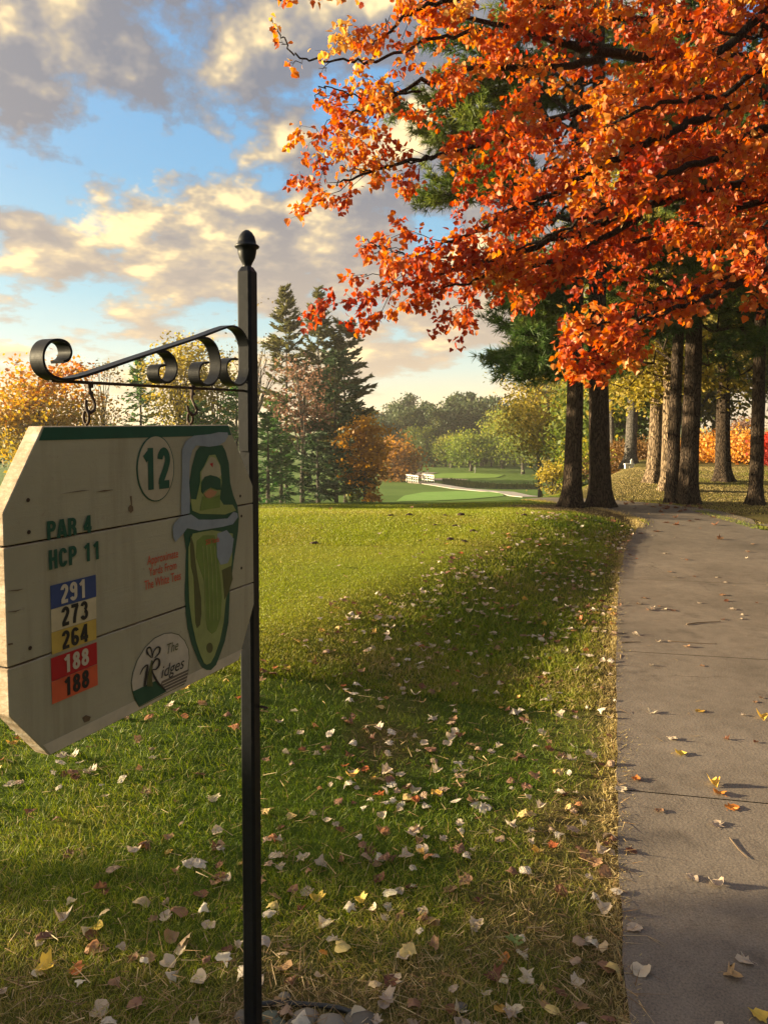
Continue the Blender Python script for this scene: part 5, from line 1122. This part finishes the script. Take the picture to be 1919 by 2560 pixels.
# ------------------------------------------------------------ sky, sun, camera
SUN_EL, SUN_AZ = R(9.5), R(83)          # azimuth left of straight ahead
sd = np.array([-math.sin(SUN_AZ)*math.cos(SUN_EL), math.cos(SUN_AZ)*math.cos(SUN_EL), math.sin(SUN_EL)])
su = bpy.data.lights.new('sun', 'SUN'); su.energy = 5.0; su.angle = R(.5); su.color = (1., .80, .48)
so = bpy.data.objects.new('sun', su); COL.objects.link(so); so.rotation_euler = Vector(-sd).to_track_quat('-Z', 'Y').to_euler()
w = bpy.data.worlds.new('World'); scene.world = w; w.use_nodes = True; nt = w.node_tree; nt.nodes.clear()
out = N(nt, 'ShaderNodeOutputWorld'); bg = N(nt, 'ShaderNodeBackground'); bg.inputs['Strength'].default_value = .1; nt.links.new(bg.outputs[0], out.inputs[0])
sky = N(nt, 'ShaderNodeTexSky', sky_type='NISHITA'); sky.sun_disc = False; sky.sun_elevation = SUN_EL; sky.sun_rotation = -SUN_AZ; sky.altitude = 200; sky.dust_density = 1.2
G = N(nt, 'ShaderNodeTexCoord').outputs['Generated']; sx = N(nt, 'ShaderNodeSeparateXYZ'); nt.links.new(G, sx.inputs[0]); X_, Y_, Z_ = sx.outputs
zc = math_(nt, 'MAXIMUM', Z_, 0.0); lz = math_(nt, 'MULTIPLY', math_(nt, 'LOGARITHM', math_(nt, 'ADD', zc, .13), 2.718), 1.35)
def cvec(ox, oz):
    c = N(nt, 'ShaderNodeCombineXYZ'); nt.links.new(math_(nt, 'ADD', math_(nt, 'MULTIPLY', X_, 1.9), ox), c.inputs[0]); nt.links.new(math_(nt, 'MULTIPLY', Y_, 1.9), c.inputs[1]); nt.links.new(math_(nt, 'ADD', lz, oz), c.inputs[2]); return c.outputs[0]
SEED = 3.3
def dens_(ox, oz, det=9):
    v = cvec(ox+SEED, oz)
    a = noise(nt, 2.0, 2, .5, v); b = noise(nt, 5.0, det, .60, v); return math_(nt, 'ADD', math_(nt, 'MULTIPLY', a, .52), math_(nt, 'MULTIPLY', b, .48))
d0 = dens_(0, 0); e0 = dens_(0, 0, 4); d1 = dens_(-.07, .08, 4)
cover = ramp(nt, [(.447, (0, 0, 0)), (.464, (.45, .45, .45)), (.50, (1, 1, 1))], d0).outputs[0]
lit = math_(nt, 'ADD', math_(nt, 'MULTIPLY', math_(nt, 'SUBTRACT', math_(nt, 'ADD', math_(nt, 'MULTIPLY', e0, .7), math_(nt, 'MULTIPLY', d0, .3)), d1), 7.0), .13)
thick = ramp(nt, [(.50, (1, 1, 1)), (.66, (0, 0, 0))], d0).outputs[0]
lit = math_(nt, 'MULTIPLY', math_(nt, 'ADD', lit, math_(nt, 'MULTIPLY', thick, .12)), 1.0)
K = 3.8    # the background runs at strength .1
CL = ramp(nt, [(.05, (.165, .175, .21)), (.34, (.24, .23, .235)), (.62, (.40, .335, .25)), (.97, (.86, .66, .35))], lit)
low = ramp(nt, [(0, (1, 1, 1)), (.10, (.62, .62, .62)), (.30, (0, 0, 0))], zc).outputs[0]
cc_ = mixc(nt, math_(nt, 'MULTIPLY', low, .58), CL.outputs[0], (.80, .58, .32))
ck = N(nt, 'ShaderNodeVectorMath', operation='SCALE'); ck.inputs['Scale'].default_value = K; nt.links.new(cc_, ck.inputs[0])
bl_ = ramp(nt, [(0, (.70, .52, .28)), (.07, (.42, .50, .46)), (.16, (.22, .40, .48)), (.30, (.125, .30, .48)), (.6, (.08, .22, .48))], zc).outputs[0]
bk_ = N(nt, 'ShaderNodeVectorMath', operation='SCALE'); bk_.inputs['Scale'].default_value = K; nt.links.new(bl_, bk_.inputs[0])
clear = mixc(nt, .88, sky.outputs[0], bk_.outputs[0])
allc = mixc(nt, cover, clear, ck.outputs[0])
# brighter clouds around the sun, left of the view
dt = N(nt, 'ShaderNodeVectorMath', operation='DOT_PRODUCT'); nt.links.new(G, dt.inputs[0]); dt.inputs[1].default_value = tuple(sd)
gl = math_(nt, 'POWER', math_(nt, 'MAXIMUM', dt.outputs['Value'], 0.0), 5.0)
gs = N(nt, 'ShaderNodeVectorMath', operation='SCALE'); gs.inputs[0].default_value = (.8*K, .56*K, .27*K); nt.links.new(gl, gs.inputs['Scale'])
ad = N(nt, 'ShaderNodeVectorMath', operation='ADD'); nt.links.new(allc, ad.inputs[0]); nt.links.new(gs.outputs[0], ad.inputs[1]); east = ramp(nt, [(0, (.15, .15, .16)), (1, (1, 1, 1))], math_(nt, 'MULTIPLY_ADD', dt.outputs['Value'], 1.6, 1.3)); fin = mixc(nt, 1.0, ad.outputs[0], east.outputs[0], 'MULTIPLY'); nt.links.new(fin, bg.inputs['Color'])
cam = bpy.data.cameras.new('camera'); co = bpy.data.objects.new('camera', cam); COL.objects.link(co); scene.camera = co
cam.sensor_fit = 'VERTICAL'; cam.sensor_height = 36; cam.lens = F/2560*36; cam.shift_y = (PY-1280)/2560; cam.clip_start = .05; cam.clip_end = 3000
co.location = CAM; co.rotation_euler = (math.pi/2-PITCH, 0, 0)
vs = scene.view_settings; vs.view_transform = 'Standard'; vs.look = 'None'; vs.exposure = 2.08; vs.gamma = 1
scene.cycles.max_bounces = 6; scene.cycles.transparent_max_bounces = 4; scene.cycles.sample_clamp_indirect = 6
